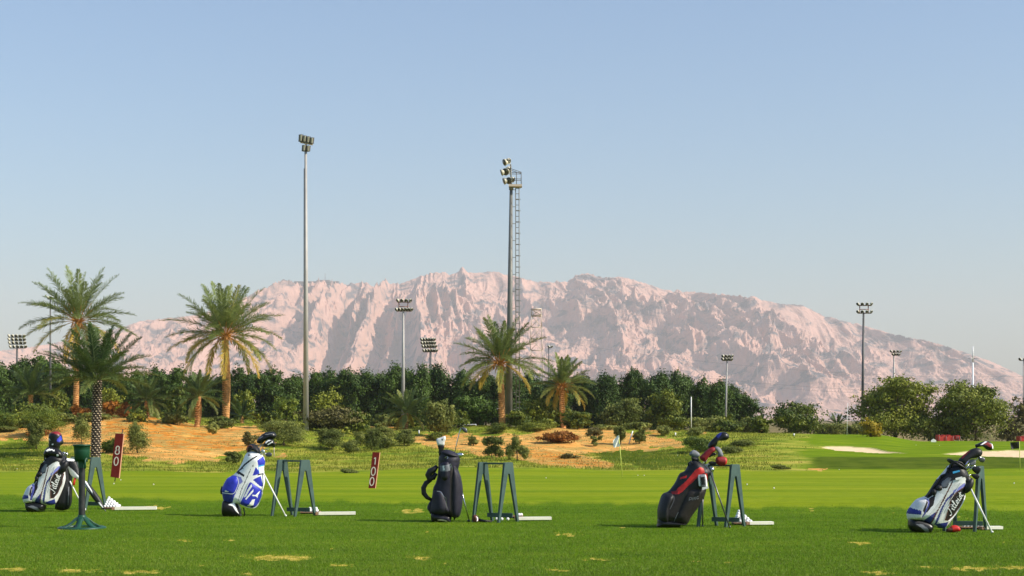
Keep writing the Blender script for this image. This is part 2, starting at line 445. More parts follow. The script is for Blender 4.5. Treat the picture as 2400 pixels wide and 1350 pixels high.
for k in range(40):
    yq = rdry.choice([rdry.uniform(1180, 1215), rdry.uniform(1235, 1348)])
    DRY.append((rdry.uniform(0, 2400), yq, rdry.uniform(3, 9), rdry.uniform(0.5, 1.2) * (1 + (yq > 1240))))
a_dry = np.zeros(PX.shape)
for x, y, rx, ry in DRY:
    d = np.sqrt(((PX - x + vnoise(PX / 12, PY / 3, 60) * 18) / rx) ** 2 + ((PY - y + vnoise(PX / 14, PY / 3, 61) * 4) / ry) ** 2)
    a_dry = np.maximum(a_dry, (1 - smooth(0.5, 1.25, d)) * (YY < 40))
nr, nc = YY.shape
ZG = ZZ - a_bunk * 0.12
gv = np.stack([XX, YY, ZG], -1).reshape(-1, 3)
i, j = np.meshgrid(np.arange(nr - 1), np.arange(nc - 1), indexing='ij')
gq = np.stack([i * nc + j, i * nc + j + 1, (i + 1) * nc + j + 1, (i + 1) * nc + j], -1).reshape(-1, 4)

def ground_mat():
    m = bpy.data.materials.new('course_ground')
    n, l, b = nodes_of(m)
    b.inputs['Roughness'].default_value = 0.9
    b.inputs['Specular IOR Level'].default_value = 0.02
    geo = n.new('ShaderNodeNewGeometry')
    def noise(scale, detail=5, vec=None, stretch=None, rough=0.6):
        t = n.new('ShaderNodeTexNoise'); t.inputs['Scale'].default_value = scale; t.inputs['Detail'].default_value = detail; t.inputs['Roughness'].default_value = rough
        if stretch:
            mp = n.new('ShaderNodeMapping'); mp.inputs['Scale'].default_value = stretch
            l.new(geo.outputs['Position'], mp.inputs['Vector']); l.new(mp.outputs[0], t.inputs['Vector'])
        else: l.new(geo.outputs['Position'], t.inputs['Vector'])
        return t.outputs['Fac']
    def ramp(fac, stops):
        r = n.new('ShaderNodeValToRGB')
        e = r.color_ramp.elements
        e[0].position, e[0].color = stops[0][0], (*stops[0][1], 1)
        e[1].position, e[1].color = stops[-1][0], (*stops[-1][1], 1)
        for p, c in stops[1:-1]:
            q = e.new(p); q.color = (*c, 1)
        l.new(fac, r.inputs[0]); return r.outputs[0]
    def attr(k):
        a = n.new('ShaderNodeAttribute'); a.attribute_name = k; return a.outputs['Fac']
    def mixc(f, a, c, blend='MIX'):
        x = n.new('ShaderNodeMix'); x.data_type = 'RGBA'; x.blend_type = blend
        if isinstance(f, float): x.inputs[0].default_value = f
        else: l.new(f, x.inputs[0])
        l.new(a, x.inputs[6]); l.new(c, x.inputs[7]); return x.outputs[2]
    def edge(f, nz, w=0.35, k=0.5):
        a = n.new('ShaderNodeMath'); a.operation = 'MULTIPLY_ADD'; l.new(nz, a.inputs[0]); a.inputs[1].default_value = k; l.new(f, a.inputs[2])
        r = n.new('ShaderNodeMapRange'); r.interpolation_type = 'SMOOTHSTEP'
        r.inputs[1].default_value = 0.5 + k * 0.5 - w / 2; r.inputs[2].default_value = 0.5 + k * 0.5 + w / 2
        l.new(a.outputs[0], r.inputs[0]); return r.outputs[0]
    streak = noise(1.0, 6, stretch=(0.12, 0.5, 1.0))
    fine = noise(3.0, 6)
    fine2 = noise(14.0, 4)
    big = noise(0.11, 4)
    fair = ramp(streak, [(0.30, (0.140, 0.205, 0.003)), (0.5, (0.205, 0.272, 0.012)), (0.72, (0.310, 0.345, 0.025))])
    fair = mixc(0.45, fair, ramp(fine, [(0.3, (0.12, 0.18, 0.003)), (0.7, (0.30, 0.34, 0.012))]))
    bigf = ramp(noise(1.0, 4, stretch=(0.05, 0.16, 1.0)), [(0.35, (0.66, 0.80, 0.7)), (0.65, (1.06, 1.0, 1.1))])
    fair = mixc(1.0, fair, bigf, 'MULTIPLY')
    tee = ramp(noise(1.6, 6, stretch=(0.5, 1.0, 1.0)), [(0.30, (0.045, 0.110, 0.003)), (0.52, (0.080, 0.170, 0.005)), (0.74, (0.150, 0.225, 0.010))])
    tee = mixc(0.4, tee, ramp(fine2, [(0.3, (0.030, 0.08, 0.002)), (0.7, (0.14, 0.20, 0.006))]))
    roughc = ramp(noise(0.35, 7, stretch=(0.6, 1.6, 1.0), rough=0.7), [(0.34, (0.075, 0.135, 0.010)), (0.46, (0.175, 0.235, 0.020)), (0.56, (0.33, 0.33, 0.045)), (0.70, (0.50, 0.36, 0.10))])
    dark = ramp(noise(0.5, 6), [(0.35, (0.050, 0.085, 0.004)), (0.65, (0.100, 0.135, 0.010))])
    sand = ramp(noise(0.5, 8, stretch=(0.5, 1.3, 1.0), rough=0.65), [(0.30, (0.46, 0.20, 0.045)), (0.50, (0.72, 0.34, 0.085)), (0.70, (0.88, 0.50, 0.17))])
    red = ramp(noise(0.9, 8, stretch=(0.5, 1.6, 1.0), rough=0.7), [(0.32, (0.28, 0.085, 0.010)), (0.50, (0.60, 0.22, 0.03)), (0.68, (0.80, 0.42, 0.10))])
    bunk = ramp(noise(1.5, 4), [(0.3, (0.62, 0.46, 0.27)), (0.7, (0.78, 0.62, 0.40))])
    dry = ramp(noise(7.0, 6, rough=0.75), [(0.36, (0.10, 0.14, 0.01)), (0.48, (0.36, 0.30, 0.04)), (0.66, (0.66, 0.48, 0.14))])
    c = mixc(edge(attr('tee'), fine, 0.8, 0.7), fair, tee)
    grn = ramp(noise(0.9, 6, stretch=(0.3, 0.8, 1.0)), [(0.32, (0.095, 0.165, 0.004)), (0.55, (0.140, 0.215, 0.006)), (0.72, (0.210, 0.260, 0.014))])
    c = mixc(edge(attr('mid'), noise(0.6, 6), 0.8, 0.7), c, grn)
    c = mixc(edge(attr('rough'), noise(0.8, 5), 0.3, 0.6), c, roughc)
    c = mixc(edge(attr('dark'), noise(0.9, 5), 0.5, 0.6), c, dark)
    sd_ = mixc(edge(attr('red'), noise(0.45, 8, rough=0.7), 0.3, 1.6), sand, red)
    sd_ = mixc(edge(noise(0.8, 7, stretch=(0.6, 1.4, 1), rough=0.7), noise(3.0, 5), 0.10, 0.35), sd_, ramp(fine, [(0.3, (0.30, 0.19, 0.05)), (0.7, (0.52, 0.36, 0.11))]))
    c = mixc(edge(attr('sand'), noise(0.7, 8, rough=0.7), 0.18, 1.1), c, sd_)
    c = mixc(attr('bunk'), c, bunk)
    c = mixc(edge(attr('dry'), noise(9.0, 6, stretch=(0.6, 1.3, 1), rough=0.7), 0.35, 1.3), c, dry)
    far = ramp(noise(0.12, 6), [(0.38, (0.06, 0.075, 0.02)), (0.62, (0.30, 0.22, 0.11))])
    c = mixc(attr('far'), c, far)
    l.new(c, b.inputs['Base Color'])
    bp = n.new('ShaderNodeBump'); bp.inputs['Strength'].default_value = 0.5; bp.inputs['Distance'].default_value = 0.08
    l.new(noise(6.0, 6), bp.inputs['Height'])
    b2 = n.new('ShaderNodeBump'); b2.inputs['Distance'].default_value = 0.2
    l.new(attr('rough'), b2.inputs['Strength']); l.new(noise(0.9, 9, rough=0.7), b2.inputs['Height']); l.new(bp.outputs[0], b2.inputs['Normal'])
    l.new(b2.outputs[0], b.inputs['Normal'])
    return m
gb = MB(); gb.add(gv, [gq])
ground = gb.build('ground', ground_mat())
tag(ground, kind='structure')
for k, a in (('tee', a_tee), ('rough', a_rough), ('dark', a_dark), ('sand', a_sand), ('red', a_red), ('bunk', a_bunk), ('dry', a_dry), ('far', smooth(158, 176, YY)), ('mid', smooth(94, 98, YY))):
    at = ground.data.attributes.new(k, 'FLOAT', 'POINT'); at.data.foreach_set('value', a.ravel().astype(np.float32))

# ------------------------------------------------------------------ mountain
SIL = np.array([(-900, 900), (-500, 868), (-200, 842), (0, 822), (60, 815), (150, 800), (290, 766), (330, 752), (430, 742), (520, 728), (590, 688), (640, 665), (665, 653), (700, 667), (760, 656), (800, 667), (850, 660), (870, 668), (900, 659), (935, 665), (980, 650), (1010, 640), (1040, 637), (1055, 646), (1080, 630), (1110, 640), (1150, 636), (1200, 645), (1260, 661), (1330, 660), (1350, 645), (1375, 640), (1410, 650), (1460, 649), (1500, 660), (1560, 680), (1610, 683), (1700, 690), (1750, 696), (1768, 694), (1785, 703), (1830, 712), (1880, 715), (1930, 740), (1990, 755), (2050, 770), (2100, 785), (2180, 800), (2260, 825), (2330, 850), (2400, 883), (2500, 915), (2800, 955), (3400, 975)], float)
def mountain():
    c = np.arange(-800, 3300, 2.6)
    t = np.linspace(0, 1, 400)
    T, C = np.meshgrid(t, c, indexing='ij')
    Y = 6800 + 3400 * T
    X = (C - 1200) / F * Y
    crest_t = 0.80 + 0.05 * vnoise(C / 300, C * 0, 77)
    Yc = 6800 + 3400 * crest_t
    H = (HZ - np.interp(C, SIL[:, 0], SIL[:, 1])) * Yc / F
    tt = np.clip(T / crest_t, 0, 1)
    prof = np.where(T < crest_t, 0.12 * tt + 0.88 * tt ** 1.15, np.clip(1 - 1.6 * (T - crest_t) / 0.4, 0, 1))
    g = np.interp(C, [-800, 300, 700, 1100, 1500, 2400], [-0.80, -0.70, -0.60, 0.35, 0.45, 0.50])
    S = X + 2600 * g * tt
    wx = 210 * fbm(X / 620, Y / 620, 5, 11); wy = 340 * fbm(X / 600 + 5, Y / 600, 4, 12)
    def rg(x, y, o, seed, gain=0.55):
        s, a, t, w = 0, 1, 0, 1
        for i in range(o):
            n = 1 - np.abs(vnoise(x * 2 ** i + 7.7 * i, y * 2 ** i + 3.1 * i, seed + i))
            n = n * n * w; w = np.clip(n * 1.6, 0, 1)
            s = s + a * n; t += a; a *= gain
        return s / t
    n1 = rg((S + wx) / 700, (Y + 1.2 * wy) / 2800, 4, 21)
    n2 = rg((S + 0.9 * wx) / 310, (Y + wy) / 1250, 6, 31, 0.62)
    def rough(x, y, o, seed, gain):
        s, a, t = 0, 1, 0
        for i in range(o):
            s = s + a * np.abs(vnoise(x * 2 ** i + 3.3 * i, y * 2 ** i + 5.1 * i, seed + i)); t += a; a *= gain
        return s / t
    n3 = 0.4 - rough((X + 0.35 * S + wx) / 190, (Y + wy) / 260, 7, 41, 0.62)
    n4 = rg((X + 0.5 * Y) / 520, (Y + wy) / 420, 6, 51, 0.62)
    env = smooth(0.0, 0.32, tt) * (1 - 0.72 * smooth(0.80, 1.0, tt)) * (0.72 + 0.28 * np.clip(np.abs(g) / 0.45, 0, 1))
    scale = H / 750
    z = H * prof * 0.86 + env * scale * (230 * (n1 - .3) + 200 * (n2 - .35) + 108 * n3 + 50 * (n4 - .35))
    z = np.maximum(z, -1.5 + 12 * prof)
    # bring the ridge line to the measured one, keeping its small crags
    el = (z / Y).max(0); want = (HZ - np.interp(c, SIL[:, 0], SIL[:, 1])) / F
    f = want / np.maximum(el, 1e-4); k = np.exp(-np.linspace(-2, 2, 15) ** 2); k /= k.sum()
    f = np.convolve(np.pad(f, 7, mode='edge'), k, 'valid')
    z = z * (1 + (f - 1) * smooth(0.1, 0.7, tt))
    z[0] = -3
    nr, nc = z.shape
    v = np.stack([X, Y, z + EYE], -1).reshape(-1, 3)
    i, j = np.meshgrid(np.arange(nr - 1), np.arange(nc - 1), indexing='ij')
    q = np.stack([i * nc + j, i * nc + j + 1, (i + 1) * nc + j + 1, (i + 1) * nc + j], -1).reshape(-1, 4)
    m = bpy.data.materials.new('mountain_rock')
    n, l, b = nodes_of(m)
    b.inputs['Roughness'].default_value = 0.95; b.inputs['Specular IOR Level'].default_value = 0.1
    geo = n.new('ShaderNodeNewGeometry')
    mp = n.new('ShaderNodeMapping'); mp.inputs['Scale'].default_value = (0.006, 0.006, 0.012); mp.inputs['Rotation'].default_value = (0, 0.5, 0.3)
    l.new(geo.outputs['Position'], mp.inputs['Vector'])
    t1 = n.new('ShaderNodeTexNoise'); t1.inputs['Scale'].default_value = 1; t1.inputs['Detail'].default_value = 10; t1.inputs['Roughness'].default_value = 0.65; t1.inputs['Distortion'].default_value = 0.8
    l.new(mp.outputs[0], t1.inputs['Vector'])
    r = n.new('ShaderNodeValToRGB'); e = r.color_ramp.elements
    e[0].position, e[0].color = 0.40, (0.11, 0.10, 0.11, 1)  # dark stop puts shade patches into the rock colour, along with grey strata
    e[1].position, e[1].color = 0.56, (0.56, 0.33, 0.26, 1)
    q2 = e.new(0.47); q2.color = (0.46, 0.28, 0.225, 1)
    l.new(t1.outputs['Fac'], r.inputs[0]); l.new(r.outputs[0], b.inputs['Base Color'])
    bp = n.new('ShaderNodeBump'); bp.inputs['Strength'].default_value = 1.0; bp.inputs['Distance'].default_value = 14
    l.new(t1.outputs['Fac'], bp.inputs['Height']); l.new(bp.outputs[0], b.inputs['Normal'])
    mb = MB(); mb.add(v, [q])
    return tag(mb.build('mountain', m, smooth=False), kind='structure')
mountain()

# ------------------------------------------------------------------ haze
hz_m = bpy.data.materials.new('haze_air')
hz_m.use_nodes = True
hn, hl = hz_m.node_tree.nodes, hz_m.node_tree.links
hn.remove(hn['Principled BSDF'])
pv = hn.new('ShaderNodeVolumePrincipled')
pv.inputs['Color'].default_value = (0.96, 0.93, 0.90, 1)
pv.inputs['Density'].default_value = HAZE_DENSITY
pv.inputs['Anisotropy'].default_value = 0.0
hl.new(pv.outputs[0], hn['Material Output'].inputs['Volume'])
hb = MB(); hb.box((0, 6000, 490), (84000, 15000, 1000))
hz = hb.build('haze', hz_m, smooth=False)
tag(hz, kind='stuff')

# ------------------------------------------------------------------ foliage builders
def leaves(mb, pts, nrm, size, rng, tint, aspect=0.6, m=0):
    """one leaf-like quad per point, roughly facing nrm"""
    n = len(pts)
    d = nrm + rng.normal(0, 0.55, (n, 3)); d /= np.linalg.norm(d, axis=1)[:, None]
    a = np.cross(d, rng.normal(0, 1, (n, 3))); a /= np.linalg.norm(a, axis=1)[:, None] + 1e-9
    b = np.cross(d, a)
    s = (size * rng.uniform(0.6, 1.4, n))[:, None]
    v = np.stack([pts - a * s, pts + b * s * aspect, pts + a * s, pts - b * s * aspect], 1).reshape(-1, 3)
    q = np.arange(4 * n).reshape(n, 4)
    mb.add(v, [q], m, np.repeat(tint, 4))

def crown(mb, lobes, n, size, seed, spread=0.25, base=0.45, hollow=0.55):
    """lobes: (cx,cy,cz,rx,ry,rz); leaves in clumps through the outer part of each lobe"""
    rng = np.random.default_rng(seed)
    lobes = np.asarray(lobes, float)
    w = (lobes[:, 3] * lobes[:, 4] * lobes[:, 5]) ** (2 / 3.); w /= w.sum()
    for L, k in zip(lobes, w):
        cnt = max(int(n * k), 30)
        nc = max(6, cnt // 26)                                   # clumps on the lobe
        d = rng.normal(0, 1, (nc, 3)); d /= np.linalg.norm(d, axis=1)[:, None]
        r = rng.uniform(hollow, 1.0, nc)[:, None] * (1 + 0.24 * rng.normal(0, 1, (nc, 1)))
        cc = d * r
        ct = base + rng.normal(0, 0.20, nc) + rng.normal(0, 0.06)
        ci = rng.integers(0, nc, cnt)
        p = cc[ci] + rng.normal(0, spread, (cnt, 3)) * 0.75
        nn = p / (np.linalg.norm(p, axis=1)[:, None] + 1e-6)
        P = L[:3] + p * L[3:6]
        leaves(mb, P, nn, size, rng, np.clip(ct[ci] + rng.normal(0, 0.08, cnt), 0, 1))

def trunk_and_limbs(mb, base, top, r, lobes, rng, m=0):
    base, top = np.array(base, float), np.array(top, float)
    mid = (base + top) / 2 + np.array([rng.normal(0, 0.08), 0, 0])
    mb.tube([base, mid, top], [r, r * 0.75, r * 0.55], 8, m)
    for L in lobes:
        e = np.array(L[:3]); k = (top + e) / 2 + np.array([0, 0, -0.1])
        mb.tube([top * 0.8 + mid * 0.2, k, e], [r * 0.4, r * 0.25, r * 0.1], 5, m)

def make_tree(name, label, cat, base, w, h, kind, seed, mats, n=3500, leaf=0.22, group=None, trunk=0.15, depth=None, base_t=0.45, hollow=0.5):
    """kind: 'dome' | 'column' | 'spread' | 'shrub' | 'loose'"""
    rng = np.random.default_rng(seed)
    t = thing(name, label, cat, base, group)
    d = depth or w * 0.9
    b = np.array(base, float)
    lobes = []
    if kind == 'dome':
        for k in range(13):
            a = rng.uniform(0, 6.28); r = rng.uniform(0.15, 0.62)
            zz = rng.uniform(0.25, 0.82)
            sc = math.sqrt(max(0.1, 1 - (abs(zz - 0.4) / 0.6) ** 2))
            lobes.append((b[0] + math.cos(a) * r * w / 2 * sc, b[1] + math.sin(a) * r * d / 2 * sc, b[2] + zz * h, w * 0.21 * rng.uniform(.8, 1.2), d * 0.21, h * 0.19))
        lobes.append((b[0], b[1], b[2] + h * 0.45, w * 0.36, d * 0.36, h * 0.36))
    elif kind == 'column':
        for k in range(12):
            zz = 0.12 + 0.78 * k / 11
            sc = 0.55 + 0.45 * math.sin(min(1, zz * 1.25) * 2.3)
            lobes.append((b[0] + rng.normal(0, 0.14) * w, b[1] + rng.normal(0, 0.12) * d, b[2] + zz * h, w * 0.34 * sc, d * 0.34 * sc, h * 0.13))
    elif kind == 'spread':
        for k in range(17):
            a = rng.uniform(0, 6.28); r = rng.uniform(0.2, 0.72); zz = rng.uniform(0.22, 0.86)
            sc = math.sqrt(max(0.08, 1 - (abs(zz - 0.42) / 0.62) ** 2))
            lobes.append((b[0] + math.cos(a) * r * w / 2 * sc, b[1] + math.sin(a) * r * d / 2 * sc, b[2] + zz * h, w * 0.16 * rng.uniform(.7, 1.3), d * 0.17, h * 0.13 * rng.uniform(.7, 1.3)))
        lobes.append((b[0], b[1], b[2] + h * 0.42, w * 0.30, d * 0.30, h * 0.30))
    elif kind == 'shrub':
        for k in range(7):
            a = rng.uniform(0, 6.28); r = rng.uniform(0.1, 0.55); zz = rng.uniform(0.2, 0.72)
            lobes.append((b[0] + math.cos(a) * r * w / 2, b[1] + math.sin(a) * r * d / 2, b[2] + zz * h, w * 0.25, d * 0.25, h * 0.24))
    elif kind == 'loose':
        for k in range(8):
            a = rng.uniform(0, 6.28); r = rng.uniform(0.2, 0.8); zz = rng.uniform(0.25, 0.88)
            lobes.append((b[0] + math.cos(a) * r * w / 2, b[1] + math.sin(a) * r * d / 2, b[2] + zz * h, w * 0.15, d * 0.15, h * 0.13))
    # fit the lobes to the wanted width and height
    A = np.array(lobes); lo = 0.02 if kind in ('shrub',) else 0.05
    for ax, e0, e1 in ((0, b[0] - w * .47, b[0] + w * .47), (1, b[1] - d * .47, b[1] + d * .47), (2, b[2] + lo * h, b[2] + h * .96)):
        m0, m1 = (A[:, ax] - A[:, 3 + ax]).min(), (A[:, ax] + A[:, 3 + ax]).max(); k = (e1 - e0) / (m1 - m0)
        A[:, ax] = e0 + (A[:, ax] - m0) * k; A[:, 3 + ax] *= k
    lobes = [tuple(q) for q in A]
    mb = MB(); crown(mb, lobes, n, leaf, seed, base=base_t, hollow=hollow)
    mb.build('crown' if kind != 'shrub' else 'foliage', mats, t)
    tb = MB()
    trunk_and_limbs(tb, b - np.array([0, 0, 0.1]), b + np.array([0, 0, h * 0.32]), max(trunk, w * 0.022), lobes[:6], rng)
    tb.build('trunk' if kind != 'shrub' else 'stem', M['bark'], t)
    return t

def make_palm(label, base, top, radius, seed, nf=46, trunk_r=0.26, leaf='palmleaf', droop=1.0, nubs=False, group=None, name='date_palm', skirt=True, tb=0.42, stalk=True, upright=0.0, dens=50, lw=0.07):
    rng = np.random.default_rng(seed); trunk_r *= 0.80; nf = int(nf * 0.86); radius *= 1.04
    base, top = np.array(base, float), np.array(top, float)
    t = thing(name, label, 'palm tree', base, group)
    H = np.linalg.norm(top - base)
    # trunk: tapered, ringed with leaf bases
    k = max(int(H / 0.11), 10)
    s = np.linspace(0, 1, k)
    path = base + (top - base) * s[:, None] + np.array([1, 0, 0]) * (0.12 * np.sin(s * 3.0) * rng.normal(0, 1))[:, None]
    path[0, 2] -= 0.3
    r = trunk_r * (1.18 - 0.30 * s) * (1 + 0.10 * (np.arange(k) % 2))
    r[s > 0.93] *= 1.25
    tm = MB(); tm.tube(path, r, 14, 0)
    g = 0.16 if nubs else 0.2
    nrow = int(H / g)
    for a in range(nrow):
        f = a / nrow
        c = base + (top - base) * f
        for q in range(8 if nubs else 9):
            an = q * 2 * math.pi / (8 if nubs else 9) + (a % 2) * 0.39 + a * 0.05
            rr = trunk_r * (1.16 - 0.28 * f)
            o = np.array([math.cos(an), math.sin(an), 0])
            p = c + o * rr
            if nubs:
                tm.bar(p - o * 0.06 - np.array([0, 0, 0.04]), p + o * 0.075 + np.array([0, 0, 0.03]), 0.12, 0.07, m=0)
                tm.bar(p + o * 0.07 + np.array([0, 0, 0.03]), p + o * 0.085 + np.array([0, 0, 0.04]), 0.085, 0.055, m=1)
            else:
                tm.bar(p - o * 0.05 - np.array([0, 0, 0.06]), p + o * 0.05 + np.array([0, 0, 0.05]), 0.13, 0.05, m=0)
    tm.build('trunk', [M['palmtrunkdark'] if nubs else M['palmtrunk'], M['boot']], t, smooth=False)
    # fronds
    fm = MB(); sm = MB()
    for i in range(nf):
        age = i / (nf - 1)                                       # 0 young upright .. 1 old hanging
        az = i * 2.39996 + rng.normal(0, 0.2)
        el = R(82 - 88 * age ** 0.85 - (26 * age ** 4 if skirt else 0) + upright * 14 * age) + rng.normal(0, 0.08)
        L = radius * (1.0 + 0.10 * math.sin(math.pi * min(1, age * 1.1))) * rng.uniform(0.88, 1.08)
        bend = R(58) * droop * (0.26 + 0.84 * age) * rng.uniform(0.8, 1.15)
        ns = 24
        ss = np.linspace(0, 1, ns)
        e = el - bend * ss ** 1.4
        az_ = az + 0.15 * rng.normal() * ss ** 2
        dx = np.stack([np.cos(e) * np.cos(az_), np.cos(e) * np.sin(az_), np.sin(e)], 1)
        p = top + np.concatenate([np.zeros((1, 3)), np.cumsum(dx[:-1] * L / (ns - 1), 0)]) + np.array([math.cos(az), math.sin(az), 0]) * trunk_r * 0.8
        tint = np.clip(tb + 0.5 * smooth(0.62, 1.0, age) + rng.normal(0, 0.10), 0, 1)
        (sm if stalk else fm).tube(p[:9], np.linspace(0.045, 0.025, 9), 5, 0, tint=0.8, cap=False)
        fm.tube(p[8:], np.linspace(0.025, 0.006, ns - 8), 4, 0, tint=min(1, tint + 0.2), cap=False)
        m = dens
        u = np.linspace(0.16, 0.99, m)
        iu = u * (ns - 1); i0 = np.clip(iu.astype(int), 0, ns - 2); fr = (iu - i0)[:, None]
        c = p[i0] * (1 - fr) + p[i0 + 1] * fr
        tan = dx[i0]
        side = np.cross(tan, np.array([0, 0, 1.0])); side /= np.linalg.norm(side, axis=1)[:, None] + 1e-6
        nor = np.cross(side, tan)
        ll = radius * 0.165 * (np.sin(np.pi * np.clip(u * 0.86 + 0.12, 0, 1)) ** 0.6) * rng.uniform(0.65, 1.25, m)
        for sg in (-1, 1, -0.6, 0.6):
            d = tan * 0.85 + side * sg * 0.75 + nor * (rng.uniform(0.05, 0.4, m) if abs(sg) == 1 else rng.uniform(0.3, 0.9, m))[:, None] - np.array([0, 0, 0.10 + 0.22 * age])
            d += rng.normal(0, 0.16, (m, 3)); d /= np.linalg.norm(d, axis=1)[:, None]
            tip = c + d * ll[:, None]; tip[:, 2] -= 0.12 * ll
            wv = np.cross(d, nor); wv /= np.linalg.norm(wv, axis=1)[:, None] + 1e-6
            w0 = wv * lw / 2
            midp = (c + tip) / 2 + np.array([0, 0, 0.03]) * ll[:, None]
            v = np.stack([c, midp - w0, tip, midp + w0], 1).reshape(-1, 3)
            tv = np.clip(tint + rng.normal(0, 0.08, m) + 0.10 * u, 0, 1)
            fm.add(v, [np.arange(4 * m).reshape(m, 4)], 0, np.repeat(tv, 4))
    if stalk:
        for q in range(26):
            an = rng.uniform(0, 6.28); o = np.array([math.cos(an), math.sin(an), 0])
            p0 = top + o * trunk_r * 0.5 + np.array([0, 0, -0.5 * rng.random()])
            sm.tube([p0, p0 + o * 0.35 + [0, 0, 0.10], p0 + o * 0.6 + [0, 0, -0.25 - 0.4 * rng.random()]], [0.05, 0.035, 0.02], 5)
        sm.build('frond_stalks', M['stalk'], t)
    fm.build('crown', M[leaf], t, smooth=False)
    return t

# ------------------------------------------------------------------ palms
def palm_at(label, bx, by, Y, cx, cy, rad_px, seed, **kw):
    g = ground_at(bx, by, Y - 22, Y + 22) if Y < 158 else px2w(bx, by, Y)
    g[0] = (bx - 1200) * g[1] / F
    if Y >= 158: g[2] = gz(g[0], g[1])
    top = px2w(cx, cy, g[1])
    return make_palm(label, g, top, rad_px * g[1] / F, seed, **kw)
palm_at('tallest date palm with loose pale crown, behind the dark studded-trunk palm', 177, 960, 160, 183, 752, 126, 11, nf=44, trunk_r=0.30, droop=0.9, tb=0.36)
palm_at('dark green date palm with black and white studded trunk behind the green ball washer', 224, 1072, 110, 228, 890, 124, 12, nf=46, trunk_r=0.34, leaf='palmdark', nubs=True, droop=0.75, upright=0.9, skirt=False, tb=0.36, stalk=False, dens=54)
palm_at('date palm with full crown, orange stalks and yellow lower fronds, left of the grey mast', 529, 994, 145, 527, 786, 124, 13, nf=58, trunk_r=0.32, droop=1.0, tb=0.44)
palm_at('date palm leaning slightly in front of the mast with the ladder', 1177, 1004, 146, 1172, 850, 106, 14, nf=44, trunk_r=0.30, droop=0.95, tb=0.36)
palm_at('shorter date palm with yellow hanging fronds, right of the ladder mast palm', 1321, 1000, 146, 1317, 905, 74, 15, nf=42, trunk_r=0.24, droop=1.1, tb=0.46)
palm_at('small arching palm in front of the thin mast at the foot of the dark trees', 951, 1010, 134, 953, 968, 60, 16, nf=34, trunk_r=0.22, droop=1.15, tb=0.5, stalk=False)
palm_at('short dark palm on the sand mound, left of the palm with orange stalks', 462, 1000, 142, 465, 930, 66, 17, nf=34, trunk_r=0.26, leaf='palmdark', droop=1.0, tb=0.42, stalk=False)
palm_at('stemless young palm with yellow fronds between orange shrubs and short dark palm', 343, 980, 148, 345, 940, 60, 18, nf=32, trunk_r=0.26, leaf='palmdark', droop=1.1, tb=0.45, stalk=False)
palm_at('short bushy palm at the far left edge below the grid floodlight', 72, 975, 160, 72, 925, 72, 19, nf=34, trunk_r=0.26, leaf='palmdark', droop=0.8, upright=0.8, skirt=False, tb=0.42, stalk=False)
palm_at('young palm tuft behind the tall trunk left of the grey mast', 568, 992, 150, 566, 975, 40, 20, nf=20, trunk_r=0.2, leaf='palmdark', droop=0.8, skirt=False, tb=0.55, stalk=False)
palm_at('faint small palm at the left foot of the rounded lone tree', 1782, 1022, 200, 1782, 992, 26, 21, nf=22, trunk_r=0.2, leaf='palmdark', droop=1.0, tb=0.5, stalk=False)
palm_at('faint small palm in the gap right of the rounded lone tree', 1965, 1020, 200, 1962, 995, 28, 22, nf=22, trunk_r=0.2, leaf='palmdark', droop=1.0, tb=0.4, stalk=False)

# ------------------------------------------------------------------ dark tree belt
HT = np.array([(-60, 845), (20, 838), (90, 836), (150, 850), (210, 868), (300, 856), (360, 862), (430, 872), (500, 878), (560, 868), (620, 866), (660, 878), (710, 885), (760, 872), (810, 857), (860, 870), (890, 862), (960, 858), (1000, 862), (1040, 860), (1090, 872), (1150, 885), (1210, 880), (1270, 880), (1330, 890), (1370, 878), (1400, 880), (1450, 874), (1500, 862), (1560, 868), (1600, 868), (1650, 890), (1700, 895), (1740, 915), (1765, 955)], float)
protos = []
for k in range(5):
    rngp = np.random.default_rng(100 + k)
    P_ = make_tree('evergreen_tree', 'x', 'tree', (0, 600, 0), 4.8, 8.0, 'column' if k % 2 else 'dome', 200 + k, M['hedge'], n=15000, leaf=0.135, trunk=0.16, base_t=0.42, group='dense dark trees in the belt behind the palms')
    protos.append(P_)
belt_x = []
x = -70
rng = np.random.default_rng(5)
while x < 1770:
    belt_x.append((x, 0)); x += rng.uniform(44, 66)
x = -50
while x < 1740:
    belt_x.append((x, 1)); x += rng.uniform(48, 66)
landmarks = [(20, 'at the far left edge'), (120, 'behind the tall left palms'), (228, 'behind the studded-trunk palm'), (345, 'behind the stemless palm'), (465, 'behind the short dark palm'), (527, 'behind the palm with orange stalks'), (717, 'behind the tall grey mast'), (945, 'behind the thin mast'), (1008, 'under the grid floodlight'), (1175, 'behind the ladder mast'), (1320, 'behind the palm with yellow hanging fronds'), (1460, 'behind the white flag'), (1620, 'beside the thin white post'), (1705, 'behind the slim two-tier floodlight')]
used = {}
